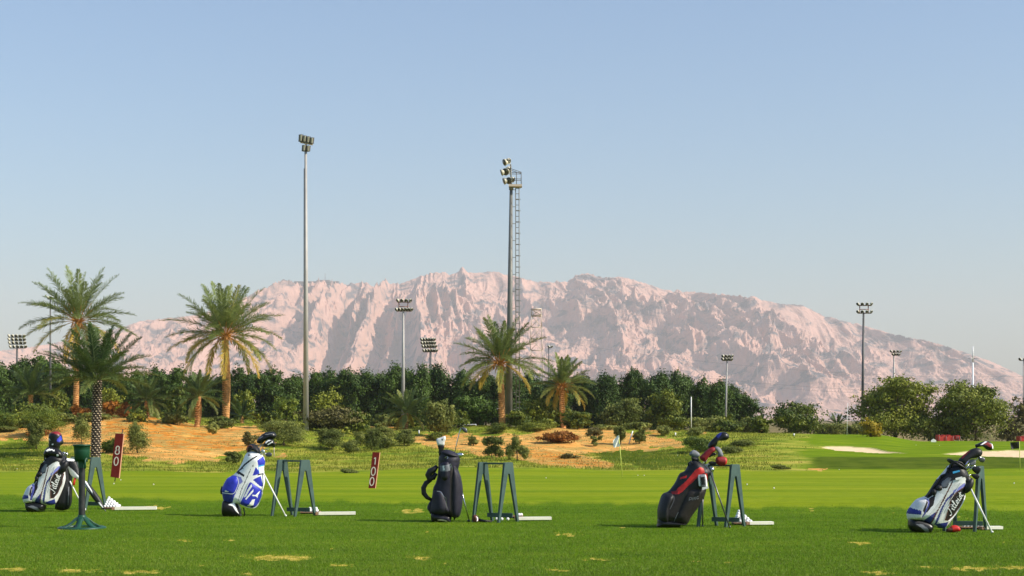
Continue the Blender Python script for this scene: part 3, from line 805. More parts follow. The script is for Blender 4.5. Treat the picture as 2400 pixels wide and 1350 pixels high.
for k, (px, row) in enumerate(belt_x):
    Y = 205 + rng.uniform(-4, 4) if row == 0 else 222 + rng.uniform(-5, 5)
    ty = np.interp(px, HT[:, 0], HT[:, 1]) + rng.uniform(-9, 7) + (7 if row else 0)
    X = (px - 1200) * Y / F
    b = np.array([X, Y, gz(X, Y)])
    h = EYE - (ty - HZ) * Y / F - b[2]
    near = min(landmarks, key=lambda q: abs(q[0] - px))
    key = (near[0], row)
    used[key] = used.get(key, 0) + 1
    ordn = ['first', 'second', 'third', 'fourth', 'fifth', 'sixth'][min(5, used[key] - 1)]
    lab = '%s dark evergreen %s, %s row, counted from left' % (ordn, near[1], 'front' if row == 0 else 'back')
    src = protos[k] if k < 5 else protos[rng.integers(0, 5)]
    sc = (rng.uniform(0.85, 1.15), rng.uniform(0.85, 1.1), h / 7.75)
    if k < 5:
        src.location = tuple(b); src.scale = sc; src['label'] = lab
    else:
        copy_tree(src, b, rng.uniform(-0.5, 0.5) + (3.14 if rng.random() < 0.5 else 0), sc, lab)

# ------------------------------------------------------------------ mid-ground trees and bushes
def tree_px(name, label, cat, x0, x1, ytop, ybase, Y, kind, mm, seed, n=3500, leaf=0.16, **kw):
    xc = (x0 + x1) / 2
    g = ground_at(xc, ybase, max(90, Y - 20), Y + 12) if Y < 160 else None
    if g is None:
        g = np.array([(xc - 1200) * Y / F, Y, 0]); g[2] = gz(g[0], Y)
    top = EYE - (ytop - HZ) * g[1] / F
    w = (x1 - x0) * g[1] / F
    return make_tree(name, label, cat, g, w, (top - g[2]) * 0.97, kind, seed, M[mm], n=n, leaf=leaf, **kw)
T = tree_px
T('leafy_tree', 'rounded lone dark green tree between the tree belt and the two big right trees', 'tree', 1788, 1938, 936, 1024, 170, 'dome', 'midleaf', 301, 9000, 0.13, base_t=0.22)
T('leafy_tree', 'large spreading tree with yellow-green leaves, behind the left sand bunker', 'tree', 1990, 2205, 872, 1034, 175, 'spread', 'midleaf', 302, 24000, 0.14, base_t=0.66)
T('leafy_tree', 'large dark green ragged tree left of the black flag, right of the red tarpaulin', 'tree', 2188, 2388, 878, 1042, 172, 'spread', 'midleaf', 303, 24000, 0.14, base_t=0.34)
T('leafy_tree', 'olive and rust coloured tree cut off by the right edge', 'tree', 2350, 2460, 925, 1040, 182, 'spread', 'brownleaf', 304, 6000, 0.14, base_t=0.6)
T('shrub', 'golden yellow bush under the left side of the yellow-green spreading tree', 'shrub', 2012, 2070, 982, 1024, 152, 'shrub', 'goldleaf', 305, 2500, 0.10, base_t=0.5)
T('shrub', 'low grey-green bush in the gap behind the green, right of the rounded tree', 'shrub', 1925, 1990, 985, 1024, 190, 'shrub', 'greyleaf', 306, 2500, 0.12)
T('shrub', 'low grey-green bush between golden bush and the thin white flagstick', 'shrub', 1975, 2030, 990, 1024, 185, 'shrub', 'greyleaf', 307, 2000, 0.12)
T('shrub', 'bushy grey-green scrub at the right end of the dark tree belt', 'shrub', 1700, 1800, 975, 1026, 176, 'shrub', 'greyleaf', 308, 3000, 0.12)
T('shrub', 'rusty hedge shrub right of the big dark tree at the right edge', 'shrub', 2330, 2430, 985, 1040, 178, 'shrub', 'brownleaf', 309, 3000, 0.12)
T('leafy_tree', 'dense dark round tree left of the ladder mast, over the white car', 'tree', 1060, 1180, 922, 1014, 162, 'dome', 'hedge', 310, 7000, 0.14, base_t=0.55)
T('leafy_tree', 'soft mid green tree right of the small arching palm', 'tree', 985, 1072, 932, 1022, 150, 'dome', 'greyleaf', 311, 6500, 0.12, base_t=0.32)
T('leafy_tree', 'yellow-green tree standing in front of the belt, right of the tall grey mast', 'tree', 722, 812, 904, 1000, 172, 'dome', 'midleaf', 312, 5500, 0.13, base_t=0.75)
T('shrub', 'round bright yellow-green bush just left of the tall grey mast', 'shrub', 636, 708, 928, 998, 166, 'shrub', 'brightleaf', 313, 3500, 0.12, base_t=0.35)
T('shrub', 'wide brownish dark thicket across the foot of the tall grey mast', 'shrub', 690, 848, 948, 1014, 156, 'dome', 'brownleaf', 314, 7000, 0.12, base_t=0.25)
T('shrub', 'dark green bush right of the brownish thicket beside the red earth bank', 'shrub', 800, 872, 958, 1018, 152, 'dome', 'midleaf', 315, 4500, 0.12, base_t=0.3)
T('leafy_tree', 'lighter green leafy tree low in front of the belt above the white flag', 'tree', 1505, 1600, 908, 1012, 165, 'dome', 'midleaf', 316, 6000, 0.13, base_t=0.5)
T('leafy_tree', 'dark grey-green wide tree above the orange slope, left of the white flag', 'tree', 1405, 1505, 925, 1020, 160, 'dome', 'greyleaf', 317, 6500, 0.13, base_t=0.08)
T('leafy_tree', 'dull green bushy tree between ladder mast and yellow-fronded palm', 'tree', 1212, 1300, 932, 1010, 160, 'dome', 'midleaf', 318, 5500, 0.13, base_t=0.42)
T('shrub', 'olive bush right behind the yellow-fronded palm trunk', 'shrub', 1300, 1372, 950, 1008, 160, 'shrub', 'midleaf', 319, 3500, 0.12, base_t=0.4)
T('leafy_tree', 'mid green tree behind and right of the orange-stalked palm trunk', 'tree', 540, 600, 905, 1000, 168, 'dome', 'midleaf', 320, 4500, 0.13, base_t=0.5)
T('leafy_tree', 'green tree behind the tall left palm trunk and orange bushes', 'tree', 98, 165, 908, 990, 172, 'dome', 'midleaf', 321, 4500, 0.13, base_t=0.4)
T('shrub', 'bright green bush behind the studded palm trunk', 'shrub', 228, 290, 905, 985, 170, 'shrub', 'midleaf', 322, 3500, 0.12, base_t=0.7)
T('shrub', 'dark bush left of the orange-stalked palm crown shade', 'shrub', 375, 440, 900, 995, 170, 'dome', 'midleaf', 323, 4000, 0.12, base_t=0.25)
T('shrub', 'bright green low bush at the right end of the dark belt', 'shrub', 1650, 1725, 972, 1024, 166, 'shrub', 'midleaf', 324, 3000, 0.12, base_t=0.55)
T('shrub', 'dark low bush left of the orange shrubs at the far left', 'shrub', 20, 120, 940, 1000, 158, 'shrub', 'midleaf', 325, 4500, 0.12, base_t=0.2)
for k, (x0, x1, yt, lab) in enumerate(((1735, 1800, 990, 'far scrub bush left of the rounded lone tree'), (1905, 1965, 992, 'far scrub bush just right of the rounded lone tree'), (1950, 2005, 996, 'far scrub bush in the middle of the gap by the white flagstick'), (1985, 2040, 985, 'far scrub bush left of the golden yellow bush'), (2195, 2245, 985, 'far dark scrub bush between the two big right trees'), (2335, 2385, 985, 'far scrub bush behind the black flag'), (2160, 2205, 992, 'far scrub bush at the right foot of the yellow-green tree'))):
    T('shrub', lab, 'shrub', x0, x1, yt, 1034, 215, 'dome', 'greyleaf' if k % 2 else 'midleaf', 900 + k, 3000, 0.15, base_t=.25)
places = [(8, 'at the far left edge'), (75, 'below the far-left short palm'), (140, 'behind the first bag club cover'), (205, 'behind the studded palm trunk'), (300, 'behind the orange dry shrubs'), (400, 'left of the short dark palm'), (500, 'left of the orange-stalked palm trunk'), (610, 'behind the blue bag clubs'), (675, 'left of the grey mast foot'), (735, 'at the grey mast foot'), (880, 'above the red earth bank'), (930, 'left of the thin mast foot'), (1010, 'right of the thin mast foot'), (1060, 'behind the navy bag clubs'), (1200, 'at the ladder mast foot'), (1250, 'right of the ladder foot'), (1345, 'right of the yellow-fronded palm'), (1400, 'above the central orange slope'), (1480, 'behind the white flag bushes'), (1560, 'below the light green tree'), (1640, 'right of the thin white post'), (1690, 'at the slim two-tier mast foot'), (1755, 'at the belt right end')]
rq = np.random.default_rng(8)
for k, (xx, pl) in enumerate(places):
    for q, (yo, Yq, nm) in ((1, (18, 158, 'low scrub bush')),):
        wq = rq.uniform(28, 48); xq = xx + rq.uniform(-12, 12) + q * 18
        T('shrub', '%s %s' % (nm, pl), 'shrub', xq - wq, xq + wq, 945 + rq.uniform(-22, 18) + yo * 1.8, 1004, Yq, 'dome', ['greyleaf', 'midleaf', 'midleaf', 'midleaf'][rq.integers(0, 4)], 950 + 2 * k + q, 3200, 0.11, base_t=rq.uniform(.12, .6), group='scrub in front of the dark tree belt')
# orange dry shrubs
T('dry_shrub', 'bright orange dry shrub right of the studded palm trunk', 'shrub', 238, 278, 938, 976, 150, 'shrub', 'orangeleaf', 330, 3000, 0.10)
T('dry_shrub', 'orange dry shrub, right-hand one of the pair beside the studded palm trunk', 'shrub', 272, 314, 944, 978, 149, 'shrub', 'orangeleaf', 331, 3000, 0.10)
T('dry_shrub', 'small orange dry shrub at the foot of the tallest left palm', 'shrub', 168, 212, 948, 978, 150, 'shrub', 'orangeleaf', 332, 2500, 0.10)
T('dry_shrub', 'low rusty brown mound of dead brush on the central sand slope', 'shrub', 1262, 1358, 1008, 1036, 130, 'shrub', 'rustleaf', 333, 5000, 0.10)
T('dry_shrub', 'rusty low brush behind the bright green bush at left', 'shrub', 60, 130, 1005, 1022, 128, 'shrub', 'rustleaf', 334, 2000, 0.09)
T('dry_shrub', 'grey-brown flat dead brush low on the orange central slope', 'shrub', 1308, 1356, 1062, 1074, 114, 'shrub', 'brownleaf', 335, 1500, 0.07, base_t=0.7)
T('dry_shrub', 'brown scrub on top of the sand slope left of the grey-green wide tree', 'shrub', 1372, 1420, 1000, 1022, 136, 'shrub', 'brownleaf', 336, 1800, 0.09, base_t=0.7)
# shrubs on the mounds: x0,x1,ytop,ybase,Y,kind,mat,base_t
SH = [
 ('bright green fluffy bush left of the first golf bag', 50, 150, 955, 1018, 132, 'dome', 'brightleaf', .35),
 ('yellow-green low bush cut by the left edge', -20, 45, 965, 1008, 138, 'dome', 'brightleaf', .3),
 ('small dark round tree on the grass left of the first golf bag', 60, 112, 985, 1052, 118, 'dome', 'greyleaf', .12),
 ('pale grey-green small bush between first bag and studded palm trunk', 172, 214, 980, 1042, 122, 'dome', 'greyleaf', .6),
 ('upright soft grey-green bush right of the 80 board', 295, 350, 985, 1062, 114, 'dome', 'greyleaf', .45),
 ('bright green low bush at the foot of the studded palm', 236, 290, 1030, 1062, 116, 'shrub', 'brightleaf', .35),
 ('pale grey tuft bush on the crest left of the tall palm trunk', 484, 512, 992, 1018, 138, 'shrub', 'greyleaf', .85),
 ('dark small bush low on the slope left of the blue bag', 528, 562, 1058, 1086, 106, 'shrub', 'greyleaf', .2),
 ('wide grey-green bush behind the blue bag club heads', 612, 720, 985, 1044, 128, 'dome', 'greyleaf', .35),
 ('thin yellowish bush left of the blue bag club heads', 568, 606, 1012, 1046, 122, 'loose', 'brownleaf', .95),
 ('dark green bush above the left sign 100 and stand', 742, 812, 1005, 1055, 120, 'dome', 'greyleaf', .15),
 ('low green bush right of the dark one left of the 100 board', 800, 842, 1030, 1062, 116, 'shrub', 'greyleaf', .35),
 ('slim dark green bush just above the 100 board', 856, 892, 1005, 1058, 118, 'dome', 'greyleaf', .2),
 ('grey-green bush below the small arching palm', 925, 972, 1005, 1045, 124, 'dome', 'greyleaf', .3),
 ('low bush left of the navy bag on the green slope', 880, 925, 1022, 1052, 120, 'shrub', 'greyleaf', .5),
 ('small ragged grey-green sapling bush right of the navy bag', 1130, 1178, 1022, 1075, 112, 'loose', 'greyleaf', .35),
 ('leaning thin sapling above the third stand', 1186, 1238, 1018, 1080, 110, 'loose', 'greyleaf', .4),
 ('small pale bush on sand above the navy bag', 1098, 1118, 1022, 1044, 124, 'shrub', 'greyleaf', .6),
 ('small green tuft left of the white flag on sand', 1385, 1412, 1022, 1045, 124, 'loose', 'greyleaf', .6),
 ('round green bush behind the white flag, left of two', 1438, 1468, 1000, 1042, 122, 'dome', 'greyleaf', .3),
 ('round green bush right of the leaning white post', 1484, 1514, 1002, 1040, 122, 'dome', 'greyleaf', .35),
 ('small grey-green round bush on the crest below the light green tree', 1540, 1570, 998, 1022, 136, 'shrub', 'greyleaf', .55),
 ('dark flat shrub at the base of the mast with the ladder', 1140, 1190, 992, 1016, 138, 'shrub', 'midleaf', .35),
 ('low green bush at the foot of the ladder', 1222, 1290, 990, 1010, 146, 'shrub', 'midleaf', .6),
 ('pale yellow-green low scrub right of the black and red bag headcovers', 1600, 1668, 1022, 1060, 124, 'shrub', 'brightleaf', .1),
 ('dark low scrub on the grassy bank left of the green', 1715, 1765, 1032, 1046, 122, 'shrub', 'greyleaf', .2),
 ('dark low scrub patch nearest the right fourth stand', 1690, 1740, 1048, 1062, 114, 'shrub', 'greyleaf', .15),
 ('small dark shrub on the rough edge above the 100 board', 800, 836, 1100, 1112, 96, 'shrub', 'greyleaf', .1),
 ('low dark shrub at the fairway edge right of the fourth stand', 1812, 1850, 1090, 1100, 98, 'shrub', 'greyleaf', .2),
 ('grey scrub beside the slim dark bush, over the 100 board', 828, 862, 1012, 1045, 122, 'shrub', 'greyleaf', .55),
 ('dark twiggy bush between the first bag and left edge grass', -10, 40, 1000, 1012, 130, 'shrub', 'greyleaf', .3),
 ('grey-green bush at the crest behind the blue bag, left of grey mast', 628, 668, 985, 1012, 142, 'shrub', 'greyleaf', .6),
 ('bush of mixed green at the lower right of the thicket', 868, 925, 1000, 1030, 136, 'shrub', 'greyleaf', .45),
 ('small shrub on the red earth bank above the navy bag', 1000, 1040, 1012, 1032, 132, 'shrub', 'midleaf', .5),
 ('low scrub right of the bright low bush near the thin white post', 1610, 1650, 1000, 1022, 142, 'shrub', 'greyleaf', .5),
]
for k, (lab, x0, x1, yt, yb, Y, kd, mm, bt) in enumerate(SH):
    e = 0.09 * (x1 - x0); x0 -= e; x1 += e; yt -= 0.10 * (yb - yt)
    w = (x1 - x0) * Y / F
    T('shrub', lab, 'shrub', x0, x1, yt, yb, Y, kd, mm, 400 + k, int(2500 + 2600 * w), 0.05, base_t=bt, trunk=0.05, hollow=0.3)

# ------------------------------------------------------------------ masts
def cyl_mast(mb, b, t, r0, r1, m=0, n=12):
    mb.tube([b, t], [r0, r1], n, m)
def lamp(mb, p, r, ang, tilt=0.5, m0=0, m1=1):
    """bowl shaped flood lamp with dark glass, facing angle ang (0 = +X), tilted down"""
    d = np.array([math.cos(ang) * math.cos(tilt), math.sin(ang) * math.cos(tilt), -math.sin(tilt)])
    p = np.array(p, float)
    mb.tube([p - d * r * 0.9, p - d * r * 0.6, p, p + d * r * 0.35], [r * 0.35, r * 0.75, r, r * 1.02], 12, m0)
    mb.tube([p + d * r * 0.35, p + d * r * 0.38], [r * 0.95, r * 0.95], 12, m1)
    mb.bar(p + [0, 0, -r * 1.2], p + [0, 0, 0], 0.06, 0.06, m=m0, up=(0, 1, 0))

# tall grey mast
g = ground_at(717, 1008, 125, 150)
Y = g[1]; pm = Y / F
t = thing('floodlight_mast', 'tallest plain grey mast topped by a cluster of six square lamps, left of centre', 'floodlight', g)
mb = MB(); top = px2w(716.5, 352, Y)
cyl_mast(mb, g - [0, 0, .3], top, 0.27, 0.115, 0, 16)
mb.build('pole', M['galv'], t)
mb = MB(); mb.tube([px2w(713, 395, Y), px2w(712.2, 960, Y)], 0.045, 6, 0); mb.build('cable_conduit', M['dksteel'], t)
mb = MB()
mb.bar(px2w(704, 333.5, Y), px2w(733, 339, Y), 0.12, 0.12); mb.bar(px2w(710, 343, Y, .05), px2w(728, 347, Y, .05), 0.10, 0.10)
mb.tube([top - [0, 0, .1], px2w(717.5, 337, Y)], 0.09, 8)
mb.build('crossarms', M['creamy'], t)
for (lx, ly, hh) in ((708.5, 324.5, 16), (717, 326.5, 15), (725.5, 328.5, 15), (734, 330.5, 14), (716, 348, 14), (725.5, 349, 13)):
    mb = MB(); c = px2w(lx, ly, Y, .1); w = 9 * pm; h = hh * pm
    ax = np.array([0.82, -0.57, 0.0]); up = np.array([0.06, -0.15, 1.0])
    mb.extrude([(-w / 2, -h / 2), (w * .35, -h / 2), (w / 2, h / 2), (-w / 2 + .02, h / 2)], c - [0.1, 0.05, 0], ax, up, np.array([0.28, 0.4, 0]) * 0.55, 0)
    mb.extrude([(-w * .22, -h * .42), (w * .30, -h * .42), (w * .36, h * .44), (-w * .22, h * .44)], c - [0.1, 0.05, 0] + np.array([.0, -.16, 0]), ax, up, np.array([0.02, 0.03, 0]), 1)
    mb.build('lamp', [M['dksteel'], M['lampwhite']], t, smooth=False)

# ladder mast
g = ground_at(1192, 1002, 130, 155)
Y = g[1]; pm = Y / F
t = thing('floodlight_mast', 'tall mast with a side ladder and railed platform carrying round lamps, in the centre', 'floodlight', g)
mb = MB(); top = px2w(1198, 445, Y)
cyl_mast(mb, g - [0, 0, .3], top, 0.37, 0.15, 0, 16)
mb.tube([top, px2w(1198.5, 436, Y)], [0.22, 0.2], 12); mb.tube([px2w(1198.5, 440, Y), px2w(1197, 385, Y)], 0.07, 8)
mb.build('pole', M['mastgrey'], t)
mb = MB()
for x in (1208.5, 1216.5):
    x2 = x - 1.0
    mb.tube([px2w(x, 441, Y), px2w(x2 + 2, 1004, Y)], 0.042, 6)
yy = 441; k = 0
while yy < 1004:
    mb.tube([px2w(1208, yy, Y), px2w(1217, yy, Y)], 0.03, 5)
    if k % 2 == 0:
        pr = [px2w(1208 + 5 + 7.5 * math.cos(a) * 1.0, yy, Y) + np.array([0, 0.33 * math.sin(a), 0]) for a in np.linspace(-2.2, 2.2, 9)]
        mb.tube(pr, 0.014, 4, cap=False)
    if k % 3 == 0: mb.tube([px2w(1199, yy + 4, Y), px2w(1208, yy + 4, Y)], 0.03, 5)
    yy += 13.2; k += 1
mb.build('ladder', M['mastgrey'], t)
mb = MB()
mb.box(px2w(1208, 436, Y), (31 * pm, 1.0, 5 * pm))
mb.build('platform_floor', M['creamy'], t, smooth=False)
mb = MB()
for dy in (-0.45, 0.45):
    o = np.array([0, dy, 0])
    for xx in (1210.5, 1221.5): mb.tube([px2w(xx, 436, Y) + o, px2w(xx, 405, Y) + o], 0.035, 6)
    for q in (406, 421): mb.tube([px2w(1199, q, Y) + o, px2w(1221.5, q, Y) + o], 0.03, 6)
    mb.tube([px2w(1197, 397, Y) + o, px2w(1221, 405, Y) + o], 0.03, 6)
for q in (406, 421): mb.tube([px2w(1221.5, q, Y) - [0, .45, 0], px2w(1221.5, q, Y) + [0, .45, 0]], 0.03, 6)
mb.build('railing', M['dksteel'], t)
for lx, ly, an, r in ((1184, 380, 3.6, .33), (1191, 377, 5.4, .28), (1177, 404, 3.3, .30), (1186, 402, 4.4, .36), (1192, 397, 5.5, .3), (1183, 424, 3.4, .32), (1193, 423, 4.6, .34), (1202, 421, 5.8, .26)):
    mb = MB(); lamp(mb, px2w(lx, ly, Y), r, an, 0.35); mb.tube([px2w(lx, ly, Y), px2w(1197, ly + 5, Y)], 0.035, 5)
    mb.build('lamp', [M['lampwhite'], M['lampdark']], t)

def far_mast(label, x, ytop, ybase, Y, tiers, r0=0.22, r1=0.12, frame=None, lr=0.3, lean=0, colour='galv', cat='floodlight', name='floodlight_mast'):
    """tiers: list of (y, x0, x1, number of lamps)"""
    gx = (x - 1200) * Y / F
    g = np.array([gx, Y, gz(gx, Y)])
    t = thing(name, label, cat, g)
    mb = MB(); ylow = max(q[0] for q in tiers)
    mb.tube([g, px2w(x + lean, ylow, Y)], [r0, r1], 10)
    mb.build('pole', M[colour], t)
    mb = MB()
    for (yy, x0, x1, n) in tiers:
        mb.bar(px2w(x0, yy, Y), px2w(x1, yy, Y), 0.12, 0.12)
    if len(tiers) > 1:
        ya, yb = min(q[0] for q in tiers), max(q[0] for q in tiers)
        xs = frame or (x + lean - 1, x + lean + 1)
        for xx in xs: mb.tube([px2w(xx, ya, Y), px2w(xx, yb, Y)], 0.06, 6)
        if frame: mb.tube([px2w(xs[0], (ya + yb) / 2, Y), px2w(xs[1], (ya + yb) / 2, Y)], 0.05, 6)
    mb.build('crossarms', M['rustred' if frame else 'dksteel'], t)
    k = 0
    for (yy, x0, x1, n) in tiers:
        for xx in np.linspace(x0, x1, n):
            lb = MB(); an = 3.7 + 1.9 * (xx - x0) / max(1, x1 - x0)
            lamp(lb, px2w(xx, yy, Y) + [0, -0.12, lr * 0.9], lr, an, 0.5)
            lb.build('lamp', [M['lampwhite'], M['lampdark']], t)
    return t
far_mast('thin mast with two tiers of round lamps on a red frame, centre left', 945, 702, 1000, 175, [(708, 932, 962, 4), (729, 929, 965, 6)], frame=(935, 956), lr=0.21)
far_mast('mast with a grid of twenty lamps in four rows, right of the thin centre-left mast', 1009, 795, 960, 300, [(799, 988, 1018, 6), (807, 989, 1019, 6), (815, 991, 1021, 6), (825, 993, 1023, 6)], lr=0.34, r0=.3, r1=.2, colour='dksteel')
far_mast('mast with a four-row grid of lamps at the far left edge', 40, 785, 960, 300, [(791, 21, 56, 5), (799, 21, 57, 5), (807, 22, 58, 5), (816, 24, 60, 5)], lr=0.34, r0=.3, r1=.2, colour='dksteel')
far_mast('slim mast with two close tiers of lamps before the right end of the dark belt', 1700, 832, 1010, 190, [(838, 1694, 1716, 4), (845, 1693, 1715, 4)], lr=0.2, r0=.14, r1=.08, lean=4)
far_mast('tall dark mast with lamps on a square frame, left of the yellow-green tree', 2021, 708, 1000, 185, [(716, 2010, 2042, 4), (734, 2010, 2042, 4)], frame=(2015, 2035), lr=0.20, r0=.20, r1=.12, lean=3, colour='dksteel')
far_mast('small mast with two tiers of lamps above the yellow-green spreading tree', 2095, 820, 1000, 300, [(826, 2088, 2111, 4), (833, 2092, 2108, 4)], lr=0.26, r0=.2, r1=.14)
far_mast('mast with a pair of lamps cut off at the right edge', 2399, 838, 1000, 250, [(845, 2390, 2412, 3)], lr=0.26, r0=.16, r1=.1)
far_mast('short pole with a single flood lamp between the lattice tower and short palm', 1286, 810, 960, 260, [(815, 1286, 1293, 2)], lr=0.22, r0=.12, r1=.08, colour='dksteel')
# dark mast behind the left palm
far_mast('thin dark mast hidden behind the tallest left palm crown', 118, 690, 960, 175, [(700, 112, 130, 3)], lr=0.16, r0=.16, r1=.07, colour='dksteel')
# lattice tower
Y = 300; x0, x1 = 1246, 1268
gx = (1257 - 1200) * Y / F
t = thing('lattice_tower', 'rusty red and white lattice tower with a boxed top, right of the ladder mast', 'tower', (gx, Y, gz(gx, Y)))
mb = MB(); dd = 1.0
cor = lambda yy: [(px2w(x0 - (yy - 725) * 0.03, yy, Y) + [0, -dd, 0]), (px2w(x1 + (yy - 725) * 0.03, yy, Y) + [0, -dd, 0]), (px2w(x1 + (yy - 725) * 0.03, yy, Y) + [0, dd, 0]), (px2w(x0 - (yy - 725) * 0.03, yy, Y) + [0, dd, 0])]
lv = list(range(740, 1010, 27))
for a, b in zip([725] + lv[:-1], lv):
    A, B = cor(a), cor(b)
    for k in range(4):
        mb.tube([A[k], B[k]], 0.075, 5); mb.tube([A[k], B[(k + 1) % 4]], 0.028, 4); mb.tube([B[k], A[(k + 1) % 4]], 0.028, 4); mb.tube([B[k], B[(k + 1) % 4]], 0.06, 4)
mb.build('lattice', M['creamy'], t)
mb = MB(); A, B = cor(725), cor(740)
for k in range(4):
    mb.tube([A[k], A[(k + 1) % 4]], 0.14, 5); mb.tube([B[k], B[(k + 1) % 4]], 0.14, 5)
mb.bar(A[0] + (B[0] - A[0]) * .1, B[1] + (A[1] - B[1]) * .1, 0.1, 0.7, up=(0, 1, 0))
mb.build('top_frame', M['creamy'], t)
# antenna mast
Y = 320; gx = (2280 - 1200) * Y / F
t = thing('antenna_mast', 'white telecom antenna mast with panel aerials above the dark right tree', 'antenna', (gx, Y, gz(gx, Y)))
mb = MB(); mb.tube([(gx, Y, gz(gx, Y)), px2w(2280, 850, Y)], [.22, .18], 10); mb.tube([px2w(2280, 848, Y), px2w(2280, 812, Y)], [.16, .10], 8); mb.tube([px2w(2282.5, 848, Y), px2w(2282.5, 806, Y)], [.04, .02], 5)
mb.build('pole', M['whiteplas'], t)
for k, a in enumerate(np.linspace(0, 2 * math.pi, 7)[:-1]):
    mb = MB(); c = px2w(2283, 840, Y); o = np.array([math.cos(a + .3), math.sin(a + .3), 0])
    mb.bar(c + o * 1.25 + [0, 0, -0.75], c + o * 1.25 + [0, 0, 1.0], .28, .16); mb.tube([c, c + o * 1.25], .06, 5)
    mb.build('panel_antenna', M['whiteplas'] if k % 2 else M['rustred'], t)
# power lines
def wire(label, x0, y0, x1, y1, Y0, Y1, sag, r):
    a, b = px2w(x0, y0, Y0), px2w(x1, y1, Y1)
    s = np.linspace(0, 1, 30)[:, None]
    p = a + (b - a) * s; p[:, 2] -= sag * 4 * (s * (1 - s))[:, 0]
    mb = MB(); mb.tube(p, r * 0.7, 4)
    o = mb.build('power_line', M['wire'], origin=a); tag(o, label, 'power line', 'faint overhead wires in front of the mountain')
wire('lower faint overhead wire crossing the foot of the mountain above the dark belt', 1330, 846, 2110, 918, 420, 420, 1.2, 0.05)
wire('second lower wire just under it across the mountain foot', 1330, 850, 2110, 924, 420, 420, 1.6, 0.04)
wire('upper faint overhead wire across the middle of the mountain', 1180, 778, 2500, 880, 700, 700, 7, 0.06)

# thin posts
def post(label, x, y0, y1, Y, r, m, name='marker_post', lean=0):
    g = np.array([(x - 1200) * Y / F, Y, 0]); g[2] = min(gz(g[0], Y), px2w(x, y1, Y)[2])
    mb = MB(); mb.tube([g, px2w(x + lean, y0, Y)], r, 6)
    tag(mb.build(name, M[m], origin=g), label, 'post')
post('thin white post before the dark belt, left of the slim two-tier floodlight', 1620, 930, 998, 160, 0.05, 'whiteplas')
post('short leaning white post on the sand right of the white flag', 1474, 1010, 1030, 128, 0.05, 'whiteplas', lean=9)
post('tiny white post on the crest of the green below the rounded tree', 1861, 1016, 1022, 140, 0.07, 'whiteplas')
post('small grey post left of the white car under the round dark tree', 982, 1008, 1022, 140, 0.06, 'whiteplas')
post('small white post at the sand crest right of the leaning one', 1583, 1014, 1022, 138, 0.06, 'whiteplas')

# flags
def catmull2(P, N):
    P = np.asarray(P, float); n = len(P); out = []
    for u in np.arange(N) * n / N:
        i = int(u); f = u - i; a, b, c, d = P[(i - 1) % n], P[i % n], P[(i + 1) % n], P[(i + 2) % n]
        out.append(0.5 * ((2 * b) + (-a + c) * f + (2 * a - 5 * b + 4 * c - d) * f * f + (-a + 3 * b - 3 * c + d) * f ** 3))
    return np.array(out)
def flag(label, bx, by, tx, ty, fw, fh, side, m, Y=None, pole='plank'):
    g = ground_at(bx, by, 30, 158)
    Y = g[1]; pm = Y / F
    g[0] = (bx - 1200) * pm
    t = thing('golf_flag', label, 'flag', g)
    mb = MB(); mb.tube([g - [0, 0, .05], px2w(tx, ty, Y)], 0.022, 6); mb.build('flagstick', M[pole], t)
    if fw and m == 'whiteplas':
        mb = MB(); O = catmull2([(tx, ty), (tx - 7, ty + 6), (tx - 13, ty + 13), (tx - 12.5, ty + 22), (tx - 11, ty + 29), (tx - 3, ty + 27), (tx + 3, ty + 25), (tx + 1.5, ty + 12)], 40)
        c0 = O.mean(0); v = []
        for r_ in (1, .75, .5, .25, .02):
            for x, y in c0 + (O - c0) * r_: v.append(px2w(x, y, Y, .05 * math.sin(x * .6 + y * .25)))
        v = np.array(v); i, j = np.meshgrid(np.arange(4), np.arange(40), indexing='ij')
        q = np.stack([i * 40 + j, i * 40 + (j + 1) % 40, (i + 1) * 40 + (j + 1) % 40, (i + 1) * 40 + j], -1).reshape(-1, 4)
        mb.add(np.concatenate([v, v + [0, .012, 0]]), [q, q[:, ::-1] + len(v)]); mb.build('flag_cloth', M[m], t)
    elif fw:
        mb = MB(); nx, ny = 14, 10
        v = []
        for a in range(nx):
            for b_ in range(ny):
                u, w = a / (nx - 1), b_ / (ny - 1)
                x = tx + side * fw * u + (bx - tx) * (w * fh) / (by - ty); y = ty + 1 + fh * w + u * fh * 0.12
                if m == 'whiteplas': y = ty + 1 + (fh * w) * (1 - .15 * u) + u * fh * 0.40 * (1 - w) + 3 * u
                v.append(px2w(x, y, Y, 0.10 * math.sin(5 * u + 2 * w) * u))
        i, j = np.meshgrid(np.arange(nx - 1), np.arange(ny - 1), indexing='ij')
        q = np.stack([i * ny + j, i * ny + j + 1, (i + 1) * ny + j + 1, (i + 1) * ny + j], -1).reshape(-1, 4)
        v = np.array(v); mb.add(np.concatenate([v, v + [0, 0.012, 0]]), [q, q + len(v)])
        mb.build('flag_cloth', M[m], t)
    return t
flag('white flag on a yellow-green stick in the fairway edge, right of centre', 1459, 1117, 1450, 1020, 13, 22, -1, 'whiteplas', pole='yellowpole')
flag('black square flag on a thin stick by the right bunker', 2391, 1103, 2389, 1034, 20, 16, -1, 'rubber', pole='yellowpole')
flag('bare thin white flagstick on the crest of the green left of the big right trees', 1985, 1020, 1987, 944, 0, 0, 1, 'whiteplas', pole='whiteplas')

